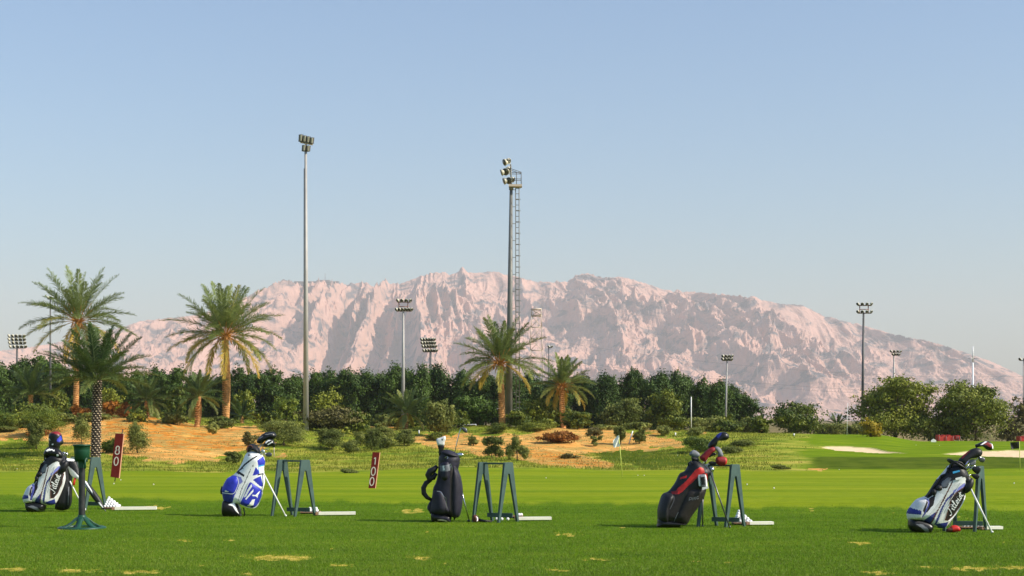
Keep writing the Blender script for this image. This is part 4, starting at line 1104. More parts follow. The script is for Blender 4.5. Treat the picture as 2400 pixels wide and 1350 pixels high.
# white car, red tarpaulins, small white sign, ridge building
def car(label, px, py, Y):
    g = np.array([(px - 1200) * Y / F, Y, 0]); g[2] = px2w(px, py, Y)[2]
    t = thing('parked_car', label, 'car', g)
    prof = [(-2.1, .25), (-2.1, .75), (-1.7, .9), (-1.1, 1.0), (-.6, 1.42), (.9, 1.45), (1.6, 1.0), (2.1, .9), (2.15, .3)]
    mb = MB(); mb.extrude(prof, g, (1, 0, 0), (0, 0, 1), (0, 1.7, 0)); mb.build('body', M['whiteplas'], t, smooth=False)
    mb = MB(); mb.extrude([(-.95, 1.02), (-.5, 1.36), (.85, 1.38), (1.35, 1.02)], g, (1, 0, 0), (0, 0, 1), (0, 1.72, 0)); mb.build('side_windows', M['lampdark'], t, smooth=False)
    for sx in (-1.35, 1.35):
        for sy in (-.72, .72):
            mb = MB(); c = g + [sx, sy, .32]; mb.tube([c - [0, .1, 0], c + [0, .1, 0]], .32, 14); mb.build('wheel', M['rubber'], t)
car('white car parked under the dark round tree left of the ladder mast', 1097, 1022, 185)
def tarp(label, x0, x1, y0, y1, Y):
    g = px2w((x0 + x1) / 2, y1, Y); w = (x1 - x0) * Y / F; h = (y1 - y0) * Y / F
    rng = np.random.default_rng(int(x0)); n = 20
    pr = [(-w / 2, 0)] + [(-w / 2 + w * k / n, h * (0.82 + 0.16 * math.sin(k * .9 + 1) * (0 < k < n) + 0.05 * rng.random())) for k in range(n + 1)] + [(w / 2, 0)]
    t = thing('tarpaulin_cover', label, 'tarpaulin', g)
    mb = MB(); mb.extrude(pr, g, (1, 0, 0), (0, 0, 1), (0, 1.2, 0)); mb.build('sheet', M['redtarp'], t, smooth=False)
    mb = MB()
    for a in (-w * .45, 0, w * .45): mb.tube([g + [a, -.65, -.2], g + [a, -.65, h * .8]], .03, 5)
    mb.build('frame', M['dksteel'], t)
M['redtarp'] = mat('faded_red_tarpaulin', (0.55, 0.045, 0.03), 0.6, var=0.15, scale=2)
tarp('long red tarpaulin cover behind the green between the two big right trees', 2196, 2232, 1019, 1034, 165)
tarp('short red tarpaulin piece at the foot of the dark right tree', 2238, 2247, 1020, 1030, 166)
tarp('red and pink cover at the far right edge behind the black flag', 2386, 2420, 1022, 1038, 165)
Yb = 150; gx = (2188 - 1200) * Yb / F
mb = MB(); g = px2w(2188, 1038, Yb); pm = Yb / F
mb.extrude([(-6 * pm, 0), (6 * pm, 0), (6 * pm, 6 * pm), (0, 10 * pm), (-6 * pm, 6 * pm)], g, (1, 0, 0), (0, 0, 1), (0, .08, 0))
mb.bar(g + [0, 0.05, -.4], g + [0, 0.05, .1], .05, .05, up=(0, 1, 0))
tag(mb.build('marker_board', M['whiteplas'], origin=g, smooth=False), 'small white house-shaped board beside the red tarpaulin', 'marker board')
# hotel on the ridge
Yr = 9350
c = px2w(735, 664, Yr)
t = thing('ridge_building', 'long low grey building on the mountain ridge behind the tall grey mast', 'building', c)
mb = MB(); mb.box(c + [20, 0, 0], (270, 60, 20)); mb.box(c + [-70, 10, -8], (150, 60, 20)); mb.box(c + [60, 0, 14], (80, 40, 9))
mb.build('wall', M['ridgewall'] if 'ridgewall' in M else M['creamy'], t, smooth=False)
mb = MB(); mb.box(c + [20, -31, 2], (250, 3, 5)); mb.build('window_band', M['lampdark'], t, smooth=False)
mb = MB(); mb.tube([c + [70, 0, 20], c + [70, 0, 62]], 1.6, 5); mb.build('aerial', M['dksteel'], t)
# ------------------------------------------------------------------ bag modelling: outlines measured on the photograph at the bag's own distance
ZS = 4.654
class Frame2D:
    """maps measured outline coordinates (enlarged crop) to world points at depth Y, optionally rotated and scaled about a base point"""
    def __init__(s, ox, Y, oy=980, rot=0.0, scale=1.0, piv=(0, 0), to=None):
        s.ox, s.oy, s.Y, s.rot, s.scale, s.piv = ox, oy, Y, rot, scale, np.array(piv, float)
        s.to = np.array(to if to is not None else piv, float)
    def xz(s, p):
        p = np.atleast_2d(np.asarray(p, float))
        d = (p - s.piv) * s.scale; c, k = math.cos(s.rot), math.sin(s.rot)
        q = np.stack([d[:, 0] * c - d[:, 1] * k, d[:, 0] * k + d[:, 1] * c], 1) + s.to
        px, py = s.ox + q[:, 0] / ZS, s.oy + q[:, 1] / ZS
        return np.stack([(px - 1200) * s.Y / F, EYE - (py - HZ) * s.Y / F], 1)
    def w(s, x, y, v=0.0):
        a = s.xz([(x, y)])[0]
        return np.array([a[0], s.Y - v, a[1]])
    def unit(s): return s.scale * s.Y / F / ZS          # metres per outline unit

def catmull(P, N, closed=True):
    P = np.asarray(P, float); n = len(P)
    idx = np.linspace(0, n if closed else n - 1, N, endpoint=not closed)
    out = []
    for u in idx:
        i = int(u); f = u - i
        g = (lambda k: P[k % n]) if closed else (lambda k: P[min(max(k, 0), n - 1)])
        a, b, c, d = g(i - 1), g(i), g(i + 1), g(i + 2)
        out.append(0.5 * ((2 * b) + (-a + c) * f + (2 * a - 5 * b + 4 * c - d) * f * f + (-a + 3 * b - 3 * c + d) * f ** 3))
    return np.array(out)

def inflate(fr, outline, tf, tb=None, v0=0.0, paint=(), N=160, K=26, m=0, spine=None, power=0.55, mb=None, base_surf=None):
    """rounded solid grown from an outline: thickness tf towards the viewer side, tb behind. paint: [(polygon, material index)]"""
    mb = mb or MB()
    tb = tf if tb is None else tb
    O = catmull(outline, N)
    c = O.mean(0)
    if spine is None:
        U, S, Vt = np.linalg.svd(O - c, full_matrices=False)
        ax = Vt[0]; L = ((O - c) @ ax); a, b = L.min() * 0.55, L.max() * 0.55
        spine = (c + ax * a, c + ax * b)
    s0, s1 = np.array(spine[0], float), np.array(spine[1], float)
    d = s1 - s0
    tt = np.clip(((O - s0) @ d) / (d @ d + 1e-9), 0, 1)[:, None]
    Q = s0 + tt * d
    def side(t, sgn):
        rings, dep = [], []
        for k in range(K + 1):
            th = (math.pi / 2) * k / K
            rr = math.cos(th)
            rings.append(Q + (O - Q) * max(rr, 0.002)); dep.append(sgn * t * math.sin(th) ** (power * 2))
        P2 = np.concatenate(rings)
        D = np.repeat(dep, N)
        X = fr.xz(P2)
        off = base_surf(P2) if base_surf is not None else 0
        V = np.stack([X[:, 0], fr.Y - v0 - D - off, X[:, 1]], 1)
        i, j = np.meshgrid(np.arange(K), np.arange(N), indexing='ij')
        q = np.stack([i * N + j, i * N + (j + 1) % N, (i + 1) * N + (j + 1) % N, (i + 1) * N + j], -1).reshape(-1, 4)
        if sgn < 0: q = q[:, ::-1]
        cen = P2[q].mean(1)
        mi = np.full(len(q), m)
        for poly, k in paint:
            mi[inpoly(cen[:, 0], cen[:, 1], poly)] = k
        mb.add(V, [q], mi)
        return P2, v0 + D + off
    P2, D = side(tf, 1)
    if tb > 0: side(tb, -1)
    def surf(p):
        p = np.atleast_2d(np.asarray(p, float))
        out = np.zeros(len(p))
        for a in range(0, len(p), 4000):
            dd = ((p[a:a + 4000, None, :] - P2[None]) ** 2).sum(-1)
            k = np.argsort(dd, axis=1)[:, :3]
            w = 1 / (np.take_along_axis(dd, k, 1) + 1)
            out[a:a + 4000] = (D[k] * w).sum(1) / w.sum(1)
        return out
    mb.surf = surf
    return mb

def ribbon(mb, fr, pts, surf, w, m=0, lift=0.004, N=None, n=6, flat=0.35):
    """thin strip (piping, strap, lettering stroke) laid along the surface"""
    P = catmull(pts, N or max(8, 6 * len(pts)), closed=False)
    s = surf(P) if surf else np.zeros(len(P))
    path = np.array([fr.w(x, y, v + lift) for (x, y), v in zip(P, s)])
    k = len(path); u = fr.unit()
    # flat strip facing out of the surface with a little thickness
    d = np.gradient(path, axis=0); d /= np.linalg.norm(d, axis=1)[:, None]
    nrm = np.array([0, -1.0, 0]); side = np.cross(d, nrm); side /= np.linalg.norm(side, axis=1)[:, None]
    hw = w * u / 2
    th = np.array([0, -0.003, 0])
    v = np.concatenate([path - side * hw, path + side * hw, path + side * hw + th, path - side * hw + th])
    i = np.arange(k - 1)
    q = []
    for a, b in ((0, 1), (1, 2), (2, 3), (3, 0)):
        q.append(np.stack([a * k + i, b * k + i, b * k + i + 1, a * k + i + 1], 1))
    mb.add(v, [np.concatenate(q), np.array([[0, k, 2 * k, 3 * k], [k - 1, 4 * k - 1, 3 * k - 1, 2 * k - 1]])], m)

SCRIPT = {  # cursive strokes, unit height 1 for capitals, x advance
 'T': ([[(-.05, .95), (.25, 1.05), (.75, 1.0)], [(.38, 1.0), (.30, .5), (.12, 0), (-.08, .1)]], .48),
 'i': ([[(0, .30), (.10, .5), (.06, .05), (.20, .08)], [(.16, .70), (.17, .74)]], .22),
 't': ([[(.14, .85), (.05, .2), (.12, .02), (.24, .12)], [(-.02, .58), (.26, .62)]], .24),
 'l': ([[(.0, .2), (.20, .9), (.14, 1.0), (.04, .2), (.12, .02), (.24, .12)]], .24),
 'e': ([[(.02, .25), (.22, .38), (.14, .54), (.02, .3), (.08, .04), (.28, .12)]], .28),
 's': ([[(.0, .1), (.16, .54), (.18, .2), (.10, .02), (.0, .08)]], .24),
}
def script_text(mb, fr, word, p0, p1, height, surf, w, m):
    p0, p1 = np.array(p0, float), np.array(p1, float)
    tot = sum(SCRIPT[c][1] for c in word)
    d = (p1 - p0); L = np.linalg.norm(d); d /= L; up = np.array([d[1], -d[0]])
    x = 0
    for c in word:
        st, adv = SCRIPT[c]
        for s in st:
            pts = [p0 + d * (x + a) / tot * L + up * b * height for a, b in s]
            ribbon(mb, fr, pts, surf, w, m)
        x += adv

BAGM = [M['silver'], M['black'], M['stripe'], M['blue_dark'], M['brown'], M['white'], M['lav'], M['cyan'], M['grey'], M['charcoal']]
def silver_bag(label, fr, towel=True):
    base = fr.w(1000, 1245)
    base[2] = 0.0
    t = thing('golf_bag', label, 'golf bag', base)
    body = [(880, 1110), (862, 1060), (864, 1015), (885, 985), (960, 890), (1060, 848), (1110, 785), (1180, 675), (1235, 612), (1290, 548), (1335, 500), (1400, 478), (1470, 515), (1522, 590), (1538, 655), (1510, 740), (1496, 830), (1482, 905), (1432, 1000), (1345, 1122), (1285, 1188), (1220, 1200), (1110, 1168), (1060, 1140), (960, 1115)]
    paint = [
     ([(1255, 620), (1335, 490), (1400, 465), (1480, 500), (1550, 600), (1550, 680), (1480, 700), (1470, 640), (1440, 640), (1370, 660), (1300, 690), (1270, 760), (1180, 760), (1150, 820), (1080, 870), (1050, 850), (1110, 780), (1180, 670)], 1),
     ([(1290, 640), (1320, 650), (1270, 740), (1210, 750), (1225, 690)], 8),
     ([(1085, 872), (1150, 830), (1140, 900), (1100, 1010), (1010, 1080), (990, 1060), (1060, 980)], 9),
     ([(1210, 820), (1240, 830), (1040, 1100), (1000, 1080), (1130, 930)], 5), ([(1160, 800), (1215, 820), (1150, 930), (1125, 930)], 5),
     ([(1030, 1105), (1140, 1020), (1165, 1010), (1150, 1060), (1110, 1145), (1060, 1140)], 2),
     ([(1152, 1110), (1195, 1000), (1255, 882), (1335, 803), (1470, 716), (1472, 736), (1346, 820), (1268, 897), (1212, 1010), (1160, 1160), (1142, 1160)], 2),
     ([(1330, 790), (1470, 700), (1474, 735), (1350, 815)], 6),
     ([(1100, 1140), (1120, 1080), (1215, 900), (1325, 680), (1337, 684), (1228, 905), (1132, 1085), (1112, 1145)], 4),
     ([(1253, 1112), (1290, 975), (1312, 862), (1385, 795), (1478, 735), (1492, 830), (1440, 950), (1362, 1058), (1290, 1118)], 4),
     ([(1266, 1108), (1302, 975), (1325, 868), (1392, 800), (1474, 748), (1485, 830), (1435, 945), (1358, 1050), (1290, 1108)], 9),
     ([(1150, 1150), (1300, 1130), (1285, 1200), (1215, 1210)], 3),
     ([(1430, 650), (1480, 655), (1470, 705), (1400, 700), (1350, 730)], 5),
    ]
    b = inflate(fr, body, 0.125, 0.12, paint=paint, N=260, K=56, spine=((1080, 1040), (1430, 620)))
    ob = b.build('body', BAGM, t); surf = b.surf
    # lower-left pocket
    pk = [(868, 1085), (860, 1030), (882, 985), (955, 895), (1035, 868), (1078, 888), (1078, 940), (1045, 1015), (1010, 1075), (990, 1110), (900, 1100)]
    p = inflate(fr, pk, 0.05, 0.0, base_surf=surf, v0=-0.004, paint=[([(850, 1040), (880, 970), (985, 1005), (985, 1045), (860, 1040)], 3), ([(1040, 868), (1090, 885), (1080, 950), (1015, 1080), (990, 1075), (1050, 950), (1060, 900)], 2), ([(1000, 1000), (1050, 890), (1060, 910), (1015, 1030)], 9)], N=140, K=30)
    p.build('side_pocket', BAGM, t)
    # right pocket panel, slightly raised, with zip piping
    lt = MB()
    script_text(lt, fr, 'Titleist', (1322, 1055), (1462, 830), 78, surf, 8.5, 0)
    lt.build('lettering', M['white'], t, smooth=False)
    zp = MB()
    for pts, w in (([(1300, 1122), (1370, 1062), (1445, 950), (1497, 835)], 9), ([(1253, 1112), (1290, 975), (1312, 862), (1385, 795), (1470, 742)], 5)):
        ribbon(zp, fr, pts, surf, w, 0 if w > 6 else 1)
    ribbon(zp, fr, [(1180, 1130), (1235, 1000), (1330, 850), (1420, 700)], surf, 5, 0)
    zp.build('piping', [M['white'], M['brown']], t, smooth=False)
    # base
    bs = inflate(fr, [(905, 1085), (880, 1150), (890, 1200), (925, 1235), (1000, 1247), (1088, 1250), (1118, 1243), (1145, 1190), (1125, 1150), (1030, 1100)], 0.115, 0.11, N=90, K=18, power=0.35, paint=[([(945, 1150), (1000, 1150), (1060, 1190), (1095, 1250), (1060, 1250), (1010, 1205)], 1)])
    bs.build('base', [M['rubber'], M['grey']], t)
    # collar ring and handle
    co = MB()
    ring = [fr.w(1402 + 95 * math.cos(a) * 0.95 + 6, 508 + 60 * math.cos(a) * 0.9, 0.115 * math.sin(a)) for a in np.linspace(0, 2 * math.pi, 28)]
    co.tube(ring, 0.016, 8, cap=False)
    co.build('top_collar', M['black'], t)
    h = MB()
    h.tube([fr.w(*p_, v) for p_, v in (((1335, 540), .06), ((1332, 495), .09), ((1370, 470), .10), ((1425, 482), .10), ((1470, 520), .09))], 0.012, 8)
    h.tube([fr.w(*p_, v) for p_, v in (((1325, 545), .03), ((1290, 545), .07), ((1285, 580), .08), ((1310, 590), .06))], 0.012, 8)
    h.build('handle', M['black'], t)
    # strap along the left edge
    s = MB()
    s.tube([fr.w(*p_, .05) for p_ in ((1270, 610), (1225, 625), (1180, 700), (1130, 760), (1110, 810), (1080, 850))], 0.022, 8, flat=0.5)
    s.ellipsoid(fr.w(1190, 760, .10), (.04, .03, .035), 10, 8); s.ellipsoid(fr.w(1135, 805, .10), (.03, .025, .04), 10, 8)
    s.build('shoulder_strap', M['black'], t)
    if towel:
        tg = MB()
        tg.extrude([(-40, -12), (36, -30), (40, -12), (-34, 10)], fr.w(1366, 592, .135), (fr.unit(), 0, 0), (0, 0, -fr.unit()), (0, .004, 0), 0)
        tg.extrude([(-36, -2), (36, -20), (36, 4), (-30, 22)], fr.w(1392, 652, .135), (fr.unit(), 0, 0), (0, 0, -fr.unit()), (0, .004, 0), 1)
        tg.build('name_tag', [M['cyan'], M['white']], t, smooth=False)
    bl = MB(); bl.ellipsoid(fr.w(1518, 735, .06), (.062, .05, .10), 14, 10, axis=(0.5, 0, 1)); bl.ellipsoid(fr.w(1510, 680, .05), (.05, .05, .06), 12, 8)
    bl.build('leg_bracket', M['black'], t)
    return t, surf

def stand_leg(fr, t, p0, p1, v0, v1, r, m='whiteplas'):
    mb = MB(); a, b = fr.w(*p0, v0), fr.w(*p1, v1); b[2] = 0.005 if v1 > -9 else b[2]
    mb.tube([a, b], r, 8); mb.ellipsoid(b + [0, 0, .008], (r * 1.6, r * 1.6, .014), 8, 6); mb.build('stand_leg', M[m], t)

def club(label, fr, shaft, head=None, hm='darksteel', v=0.0, cat='golf club', r=0.006, cover=None, covm=None, thick=0.03, name='golf_club', extra=None, group=None, shaftm='chrome'):
    """a club in a bag or on the grass: shaft path, then a head outline or a soft headcover outline"""
    o = fr.w(*shaft[0], v)
    t = thing(name, label, cat, o, group)
    mb = MB(); mb.tube([fr.w(*p, v) for p in shaft], r, 6); mb.build('shaft', M[shaftm], t)
    if head:
        hb = inflate(fr, head, thick, thick, v0=v, N=60, K=10, power=0.4); hb.build('head', M[hm], t)
    if cover:
        for k, (ol, mm, th) in enumerate(cover):
            cb = inflate(fr, ol, th, th, v0=v, N=80, K=14, power=0.5, paint=(extra or {}).get(k, ())); cb.build('headcover', [M[q] for q in mm], t)
    return t

# ---- bag 5 (right) and bag 1 (left): same model, different lean
fr5 = Frame2D(1940, 4788 / (1247.5 - HZ))
t5, s5 = silver_bag('silver, blue and black golf bag leaning far right on white legs, rightmost of the row', fr5)
stand_leg(fr5, t5, (1530, 750), (1758, 1247), .08, .12, .011)
stand_leg(fr5, t5, (1430, 960), (1410, 1172), -.08, -.35, .008)
club('driver with white and dark red head sticking out of the rightmost bag', fr5, [(1440, 620), (1560, 430), (1640, 305)], None, v=-.02, cover=[([(1615, 290), (1640, 280), (1700, 255), (1760, 252), (1802, 290), (1808, 335), (1780, 352), (1740, 345), (1700, 312), (1655, 315), (1622, 320)], ('rubber', 'white', 'red_dark'), .045)], extra={0: [([(1660, 290), (1720, 252), (1740, 258), (1680, 290)], 1), ([(1690, 285), (1740, 262), (1790, 290), (1770, 325), (1720, 290)], 2), ([(1785, 275), (1812, 300), (1805, 340), (1790, 330)], 1)]})
club('fat black knitted headcover next to the driver of the rightmost bag', fr5, [(1420, 600), (1500, 470)], None, v=.03, cover=[([(1415, 470), (1440, 430), (1500, 380), (1545, 345), (1600, 325), (1655, 335), (1678, 375), (1655, 420), (1600, 435), (1545, 445), (1510, 495), (1480, 520), (1440, 505)], ('black', 'lav', 'red_dark'), .055)], extra={0: [([(1500, 470), (1560, 430), (1560, 445), (1490, 515), (1480, 500)], 1), ([(1440, 430), (1530, 350), (1535, 362), (1450, 440)], 2)]})
club('iron with small dark head, highest of the irons in the rightmost bag', fr5, [(1480, 600), (1560, 520), (1650, 425), (1690, 428)], [(1645, 450), (1655, 425), (1700, 430), (1716, 455), (1700, 482), (1665, 478)], v=.0, thick=.012)
club('iron with grey blade beside the black knitted cover of the rightmost bag', fr5, [(1470, 590), (1540, 500)], [(1530, 490), (1545, 458), (1585, 448), (1610, 475), (1595, 510), (1555, 515)], hm='grey', v=.02, thick=.012)
club('wide black wedge blade in the middle of the rightmost bag irons', fr5, [(1490, 610), (1570, 530), (1600, 515)], [(1560, 560), (1585, 530), (1640, 530), (1655, 560), (1635, 598), (1600, 600)], hm='rubber', v=.05, thick=.012)
club('lowest dark wedge blade touching the stand top, rightmost bag', fr5, [(1490, 630), (1545, 615)], [(1545, 615), (1580, 605), (1630, 615), (1632, 645), (1605, 668), (1570, 650)], hm='rubber', v=.07, thick=.012)

# bag 1
fr1 = Frame2D(0, 4788 / (1199.5 - HZ), rot=R(-12.5), scale=0.80, piv=(1000, 1245), to=(395, 1022))
t1, s1 = silver_bag('leftmost silver, blue and black golf bag, beside the ball washer', fr1, towel=False)
frz1 = Frame2D(0, 4788 / (1199.5 - HZ))
stand_leg(frz1, t1, (752, 690), (858, 890), -.05, -.30, .010)
club('black rounded driver cover with red crown and blue cheek, on the leftmost bag', frz1, [(590, 400), (600, 300)], None, v=.0, cover=[([(535, 325), (533, 250), (530, 205), (548, 165), (595, 146), (640, 150), (672, 185), (682, 230), (692, 262), (680, 285), (655, 300), (640, 340), (590, 350)], ('rubber', 'red_dark', 'blue', 'white'), .085)], extra={0: [([(560, 165), (600, 140), (650, 150), (668, 180), (640, 180), (600, 165)], 1), ([(640, 230), (672, 190), (682, 240), (660, 262), (640, 255)], 2), ([(585, 285), (600, 280), (592, 310)], 3), ([(540, 215), (565, 235), (560, 245), (538, 230)], 3)]})
club('black cover with white markings below the round driver cover on the leftmost bag', frz1, [(560, 420), (560, 350)], None, v=.06, cover=[([(490, 400), (505, 350), (540, 315), (600, 310), (650, 335), (695, 380), (700, 425), (650, 440), (560, 410), (510, 430)], ('rubber', 'white'), .07)], extra={0: [([(520, 350), (560, 330), (620, 345), (625, 362), (590, 350), (540, 362)], 1), ([(640, 395), (660, 388), (668, 405), (650, 420)], 1)]})
for lab, c, p in (('iron with bright small head right of the leftmost bag collar', [(680, 372), (700, 368), (715, 385), (700, 402)], (640, 440)), ('lower iron head by the leftmost bag collar', [(712, 380), (732, 376), (742, 395), (722, 410)], (650, 460))):
    club(lab, frz1, [p, c[0]], c, hm='chrome', v=.0, thick=.010)
# second, black bag standing against the first
tk = thing('golf_bag', 'black golf bag half hidden behind the leftmost silver bag, with white edged hood', 'golf bag', frz1.w(650, 1000, -.12) * [1, 1, 0])
b = inflate(frz1, [(640, 420), (700, 430), (728, 520), (745, 650), (756, 800), (752, 920), (728, 985), (690, 1008), (610, 1008), (572, 985), (590, 880), (620, 700)], .11, .10, v0=-.13, N=120, K=24, power=.45); b.build('body', M['black'], tk)
b = MB(); b.tube([frz1.w(735, 950, -.03), frz1.w(742, 850, -.02), frz1.w(745, 750, -.02)], .006, 6); b.build('piping', M['grey'], tk)
hd = inflate(frz1, [(690, 430), (720, 440), (780, 450), (812, 480), (842, 560), (866, 640), (864, 678), (820, 668), (765, 640), (725, 580), (700, 510)], .05, .04, v0=-.10, N=110, K=20, paint=[([(690, 495), (740, 530), (800, 580), (862, 650), (870, 690), (800, 680), (740, 640), (700, 560)], 1), ([(715, 440), (790, 445), (800, 470), (720, 470), (700, 480)], 1)])
hd.build('rain_hood', [M['black'], M['white']], tk)
b = MB(); b.tube([frz1.w(806, 655, -.08), frz1.w(790, 700, -.08), frz1.w(788, 735, -.08)], .017, 8); b.build('strap_end', M['red'], tk)
# furled umbrella leaning on the washer side
tu = thing('golf_umbrella', 'furled black and white umbrella slanting to the grass between washer pole and stand', 'umbrella', (frz1.w(1180, 1032, .1) * [1, 1, 0]))
a0, a1 = frz1.w(915, 675, .02), frz1.w(1176, 1030, .10); a1[2] = 0.01
ub = MB(); pts = [a0 + (a1 - a0) * s for s in np.linspace(0, .93, 12)]
ub.tube(pts, [.010, .026, .036, .042, .044, .046, .046, .045, .041, .034, .022, .010], 10, 0)
for k in range(4):
    an = k * 1.6 - 2.2
    ub.tube([p + np.array([.6 * math.cos(an + i * .12), -abs(math.sin(an + i * .12)), .5 * math.sin(an + i * .1)]) * r * .55 for i, (p, r) in enumerate(zip(pts, [.010, .026, .036, .042, .044, .046, .046, .045, .041, .034, .022, .010]))], [.004] + [.019] * 9 + [.012, .004], 6, 1 if k % 2 == 0 else 0)
ub.build('canopy', [M['black'], M['white']], tu)
ub = MB(); ub.tube([pts[-1], a1], [.008, .004], 6); ub.build('tip', M['darksteel'], tu)
ub = MB(); ub.tube([a0 - (a1 - a0) * .04, a0 + (a1 - a0) * .03], .016, 8); ub.build('handle', M['red'], tu)

# ---- bag 2 blue and white
fr2 = Frame2D(480, 4788 / (1210 - HZ))
t2 = thing('golf_bag', 'white and royal blue golf bag leaning right, second from the left', 'golf bag', fr2.w(290, 1072) * [1, 1, 0])
bm2 = [M['white'], M['black'], M['blue'], M['blue_dark'], M['lav'], M['cyan'], M['grey']]
body = [(230, 935), (200, 880), (190, 820), (190, 770), (212, 710), (248, 655), (320, 612), (370, 555), (410, 480), (440, 405), (475, 368), (525, 356), (600, 382), (645, 420), (657, 480), (645, 545), (652, 620), (655, 700), (640, 765), (625, 810), (618, 850), (590, 905), (555, 965), (500, 980), (440, 962), (390, 940), (320, 940)]
paint = [
 ([(170, 800), (225, 690), (300, 620), (375, 630), (400, 680), (380, 760), (345, 830), (310, 930), (210, 930), (180, 860)], 2),
 ([(200, 815), (335, 822), (300, 935), (215, 905)], 3), ([(193, 812), (338, 812), (335, 824), (195, 824)], 4),
 ([(375, 632), (410, 640), (432, 690), (400, 720), (385, 700)], 4),
 ([(380, 935), (440, 830), (510, 685), (560, 720), (630, 775), (628, 850), (570, 970), (500, 990), (430, 965)], 2),
 ([(440, 860), (480, 780), (525, 715), (535, 740), (500, 790), (470, 850)], 0), ([(455, 880), (510, 810), (548, 770), (545, 800), (500, 850), (470, 885)], 0),
 ([(530, 830), (565, 835), (600, 800), (612, 790), (600, 820), (590, 840), (585, 870), (570, 850), (535, 845)], 0),
 ([(470, 955), (500, 935), (530, 880), (560, 880), (540, 960), (500, 975)], 0),
 ([(520, 668), (630, 605), (655, 740), (635, 770), (598, 752)], 0), ([(540, 668), (622, 628), (640, 735), (625, 745), (602, 732)], 2),
 ([(588, 460), (640, 415), (662, 480), (640, 545), (598, 520)], 2), ([(535, 625), (572, 530), (600, 570), (606, 605), (560, 622)], 2),
 ([(595, 518), (648, 505), (650, 600), (612, 608), (598, 570)], 5), ([(600, 532), (650, 520), (652, 606), (612, 610)], 0),
 ([(395, 548), (440, 500), (520, 440), (585, 403), (590, 415), (530, 455), (450, 515), (412, 560), (345, 600), (360, 575)], 1),
 ([(345, 580), (370, 570), (450, 612), (444, 635), (395, 612), (350, 598)], 1), ([(478, 392), (500, 388), (508, 405), (490, 415), (478, 408)], 6),
 ([(425, 545), (435, 548), (440, 552), (405, 552)], 1), ([(585, 610), (650, 595), (655, 608), (590, 625)], 1), ([(538, 505), (548, 505), (545, 535), (538, 530)], 1),
 ([(500, 540), (520, 548), (400, 800), (360, 915), (345, 915), (380, 800)], 0), ([(515, 550), (522, 553), (420, 780), (385, 900), (378, 898), (412, 778)], 6),
]
b = inflate(fr2, body, .125, .12, paint=paint, N=260, K=56, spine=((340, 850), (560, 480)))
b.build('body', bm2, t2); sf2 = b.surf
pk = [(195, 805), (190, 765), (215, 705), (250, 655), (310, 632), (362, 640), (380, 690), (362, 760), (330, 815), (260, 812)]
p = inflate(fr2, pk, .045, 0, base_surf=sf2, v0=-.003, N=110, K=20, paint=[([(232, 790), (250, 780), (262, 790), (285, 798), (262, 802), (240, 800)], 1)]); p.build('side_pocket', [M['blue'], M['white']], t2)
pk = [(395, 925), (445, 825), (505, 700), (560, 728), (615, 775), (618, 840), (570, 950), (505, 972), (440, 955)]
p = inflate(fr2, pk, .03, 0, base_surf=sf2, v0=-.002, N=200, K=44, m=2, paint=paint[5:8] + [([(470, 955), (500, 935), (530, 885), (560, 880), (540, 945), (500, 962)], 0)]); p.build('front_pocket', bm2, t2)
z = MB()
ribbon(z, fr2, [(395, 925), (445, 825), (505, 695), (560, 722), (622, 775), (622, 845), (572, 955), (505, 978), (395, 935)], sf2, 9, 0, lift=.008)
ribbon(z, fr2, [(196, 808), (260, 816), (332, 818), (368, 760), (386, 690), (366, 636)], sf2, 6, 0, lift=.012)
z.build('piping', M['white'], t2, smooth=False)
bs = inflate(fr2, [(205, 900), (190, 960), (188, 1020), (200, 1062), (240, 1077), (385, 1077), (395, 1040), (385, 980), (345, 915), (270, 890)], .115, .11, N=90, K=26, power=.35, paint=[([(272, 940), (330, 912), (385, 1038), (355, 1010), (320, 960)], 1), ([(245, 950), (275, 942), (325, 975), (350, 1020), (345, 1068), (320, 1040), (290, 985)], 2)])
bs.build('base', [M['rubber'], M['white'], M['charcoal']], t2)
z = MB(); z.tube([fr2.w(425, 975, .02), fr2.w(438, 1040, .02), fr2.w(430, 1077, .02) * [1, 1, 0]], .009, 6); z.tube([fr2.w(183, 830, .0), fr2.w(178, 790, 0), fr2.w(190, 745, 0)], .014, 6); z.build('foot_bar', M['rubber'], t2)
co = inflate(fr2, [(468, 370), (468, 320), (490, 290), (530, 280), (575, 305), (610, 375), (570, 372), (520, 352)], .09, .09, N=80, K=16, m=0); co.build('top_collar', M['black'], t2)
z = MB(); z.tube([fr2.w(472, 372, .08), fr2.w(470, 330, .09), fr2.w(490, 300, .09), fr2.w(520, 300, .09), fr2.w(535, 330, .08)], .008, 6); z.build('handle', M['brown'], t2)
stand_leg(fr2, t2, (648, 600), (890, 1077), .06, .06, .010)
club('large black leather driver cover, highest on the blue and white bag', fr2, [(560, 420), (610, 290)], None, v=-.02, cover=[([(562, 262), (575, 228), (620, 180), (660, 158), (710, 150), (755, 155), (778, 190), (765, 220), (730, 235), (690, 232), (655, 250), (620, 278), (585, 278)], ('rubber', 'grey'), .065)], extra={0: [([(655, 175), (740, 165), (745, 172), (665, 185)], 1), ([(600, 215), (640, 190), (645, 196), (605, 225)], 1)]})
club('white-striped black cover just under the big driver cover of the blue and white bag', fr2, [(590, 420), (640, 320)], None, v=.03, cover=[([(642, 292), (665, 250), (700, 225), (740, 228), (758, 255), (768, 285), (745, 305), (700, 308), (670, 315)], ('rubber', 'white'), .045)], extra={0: [([(668, 258), (700, 236), (735, 240), (700, 256), (675, 275)], 1), ([(690, 285), (745, 252), (750, 262), (700, 295)], 1)]})
club('small round black wood head at the right of the blue bag clubs', fr2, [(600, 420), (650, 350), (700, 330)], [(728, 275), (750, 268), (770, 282), (762, 305), (735, 308)], hm='rubber', v=.0, thick=.025)
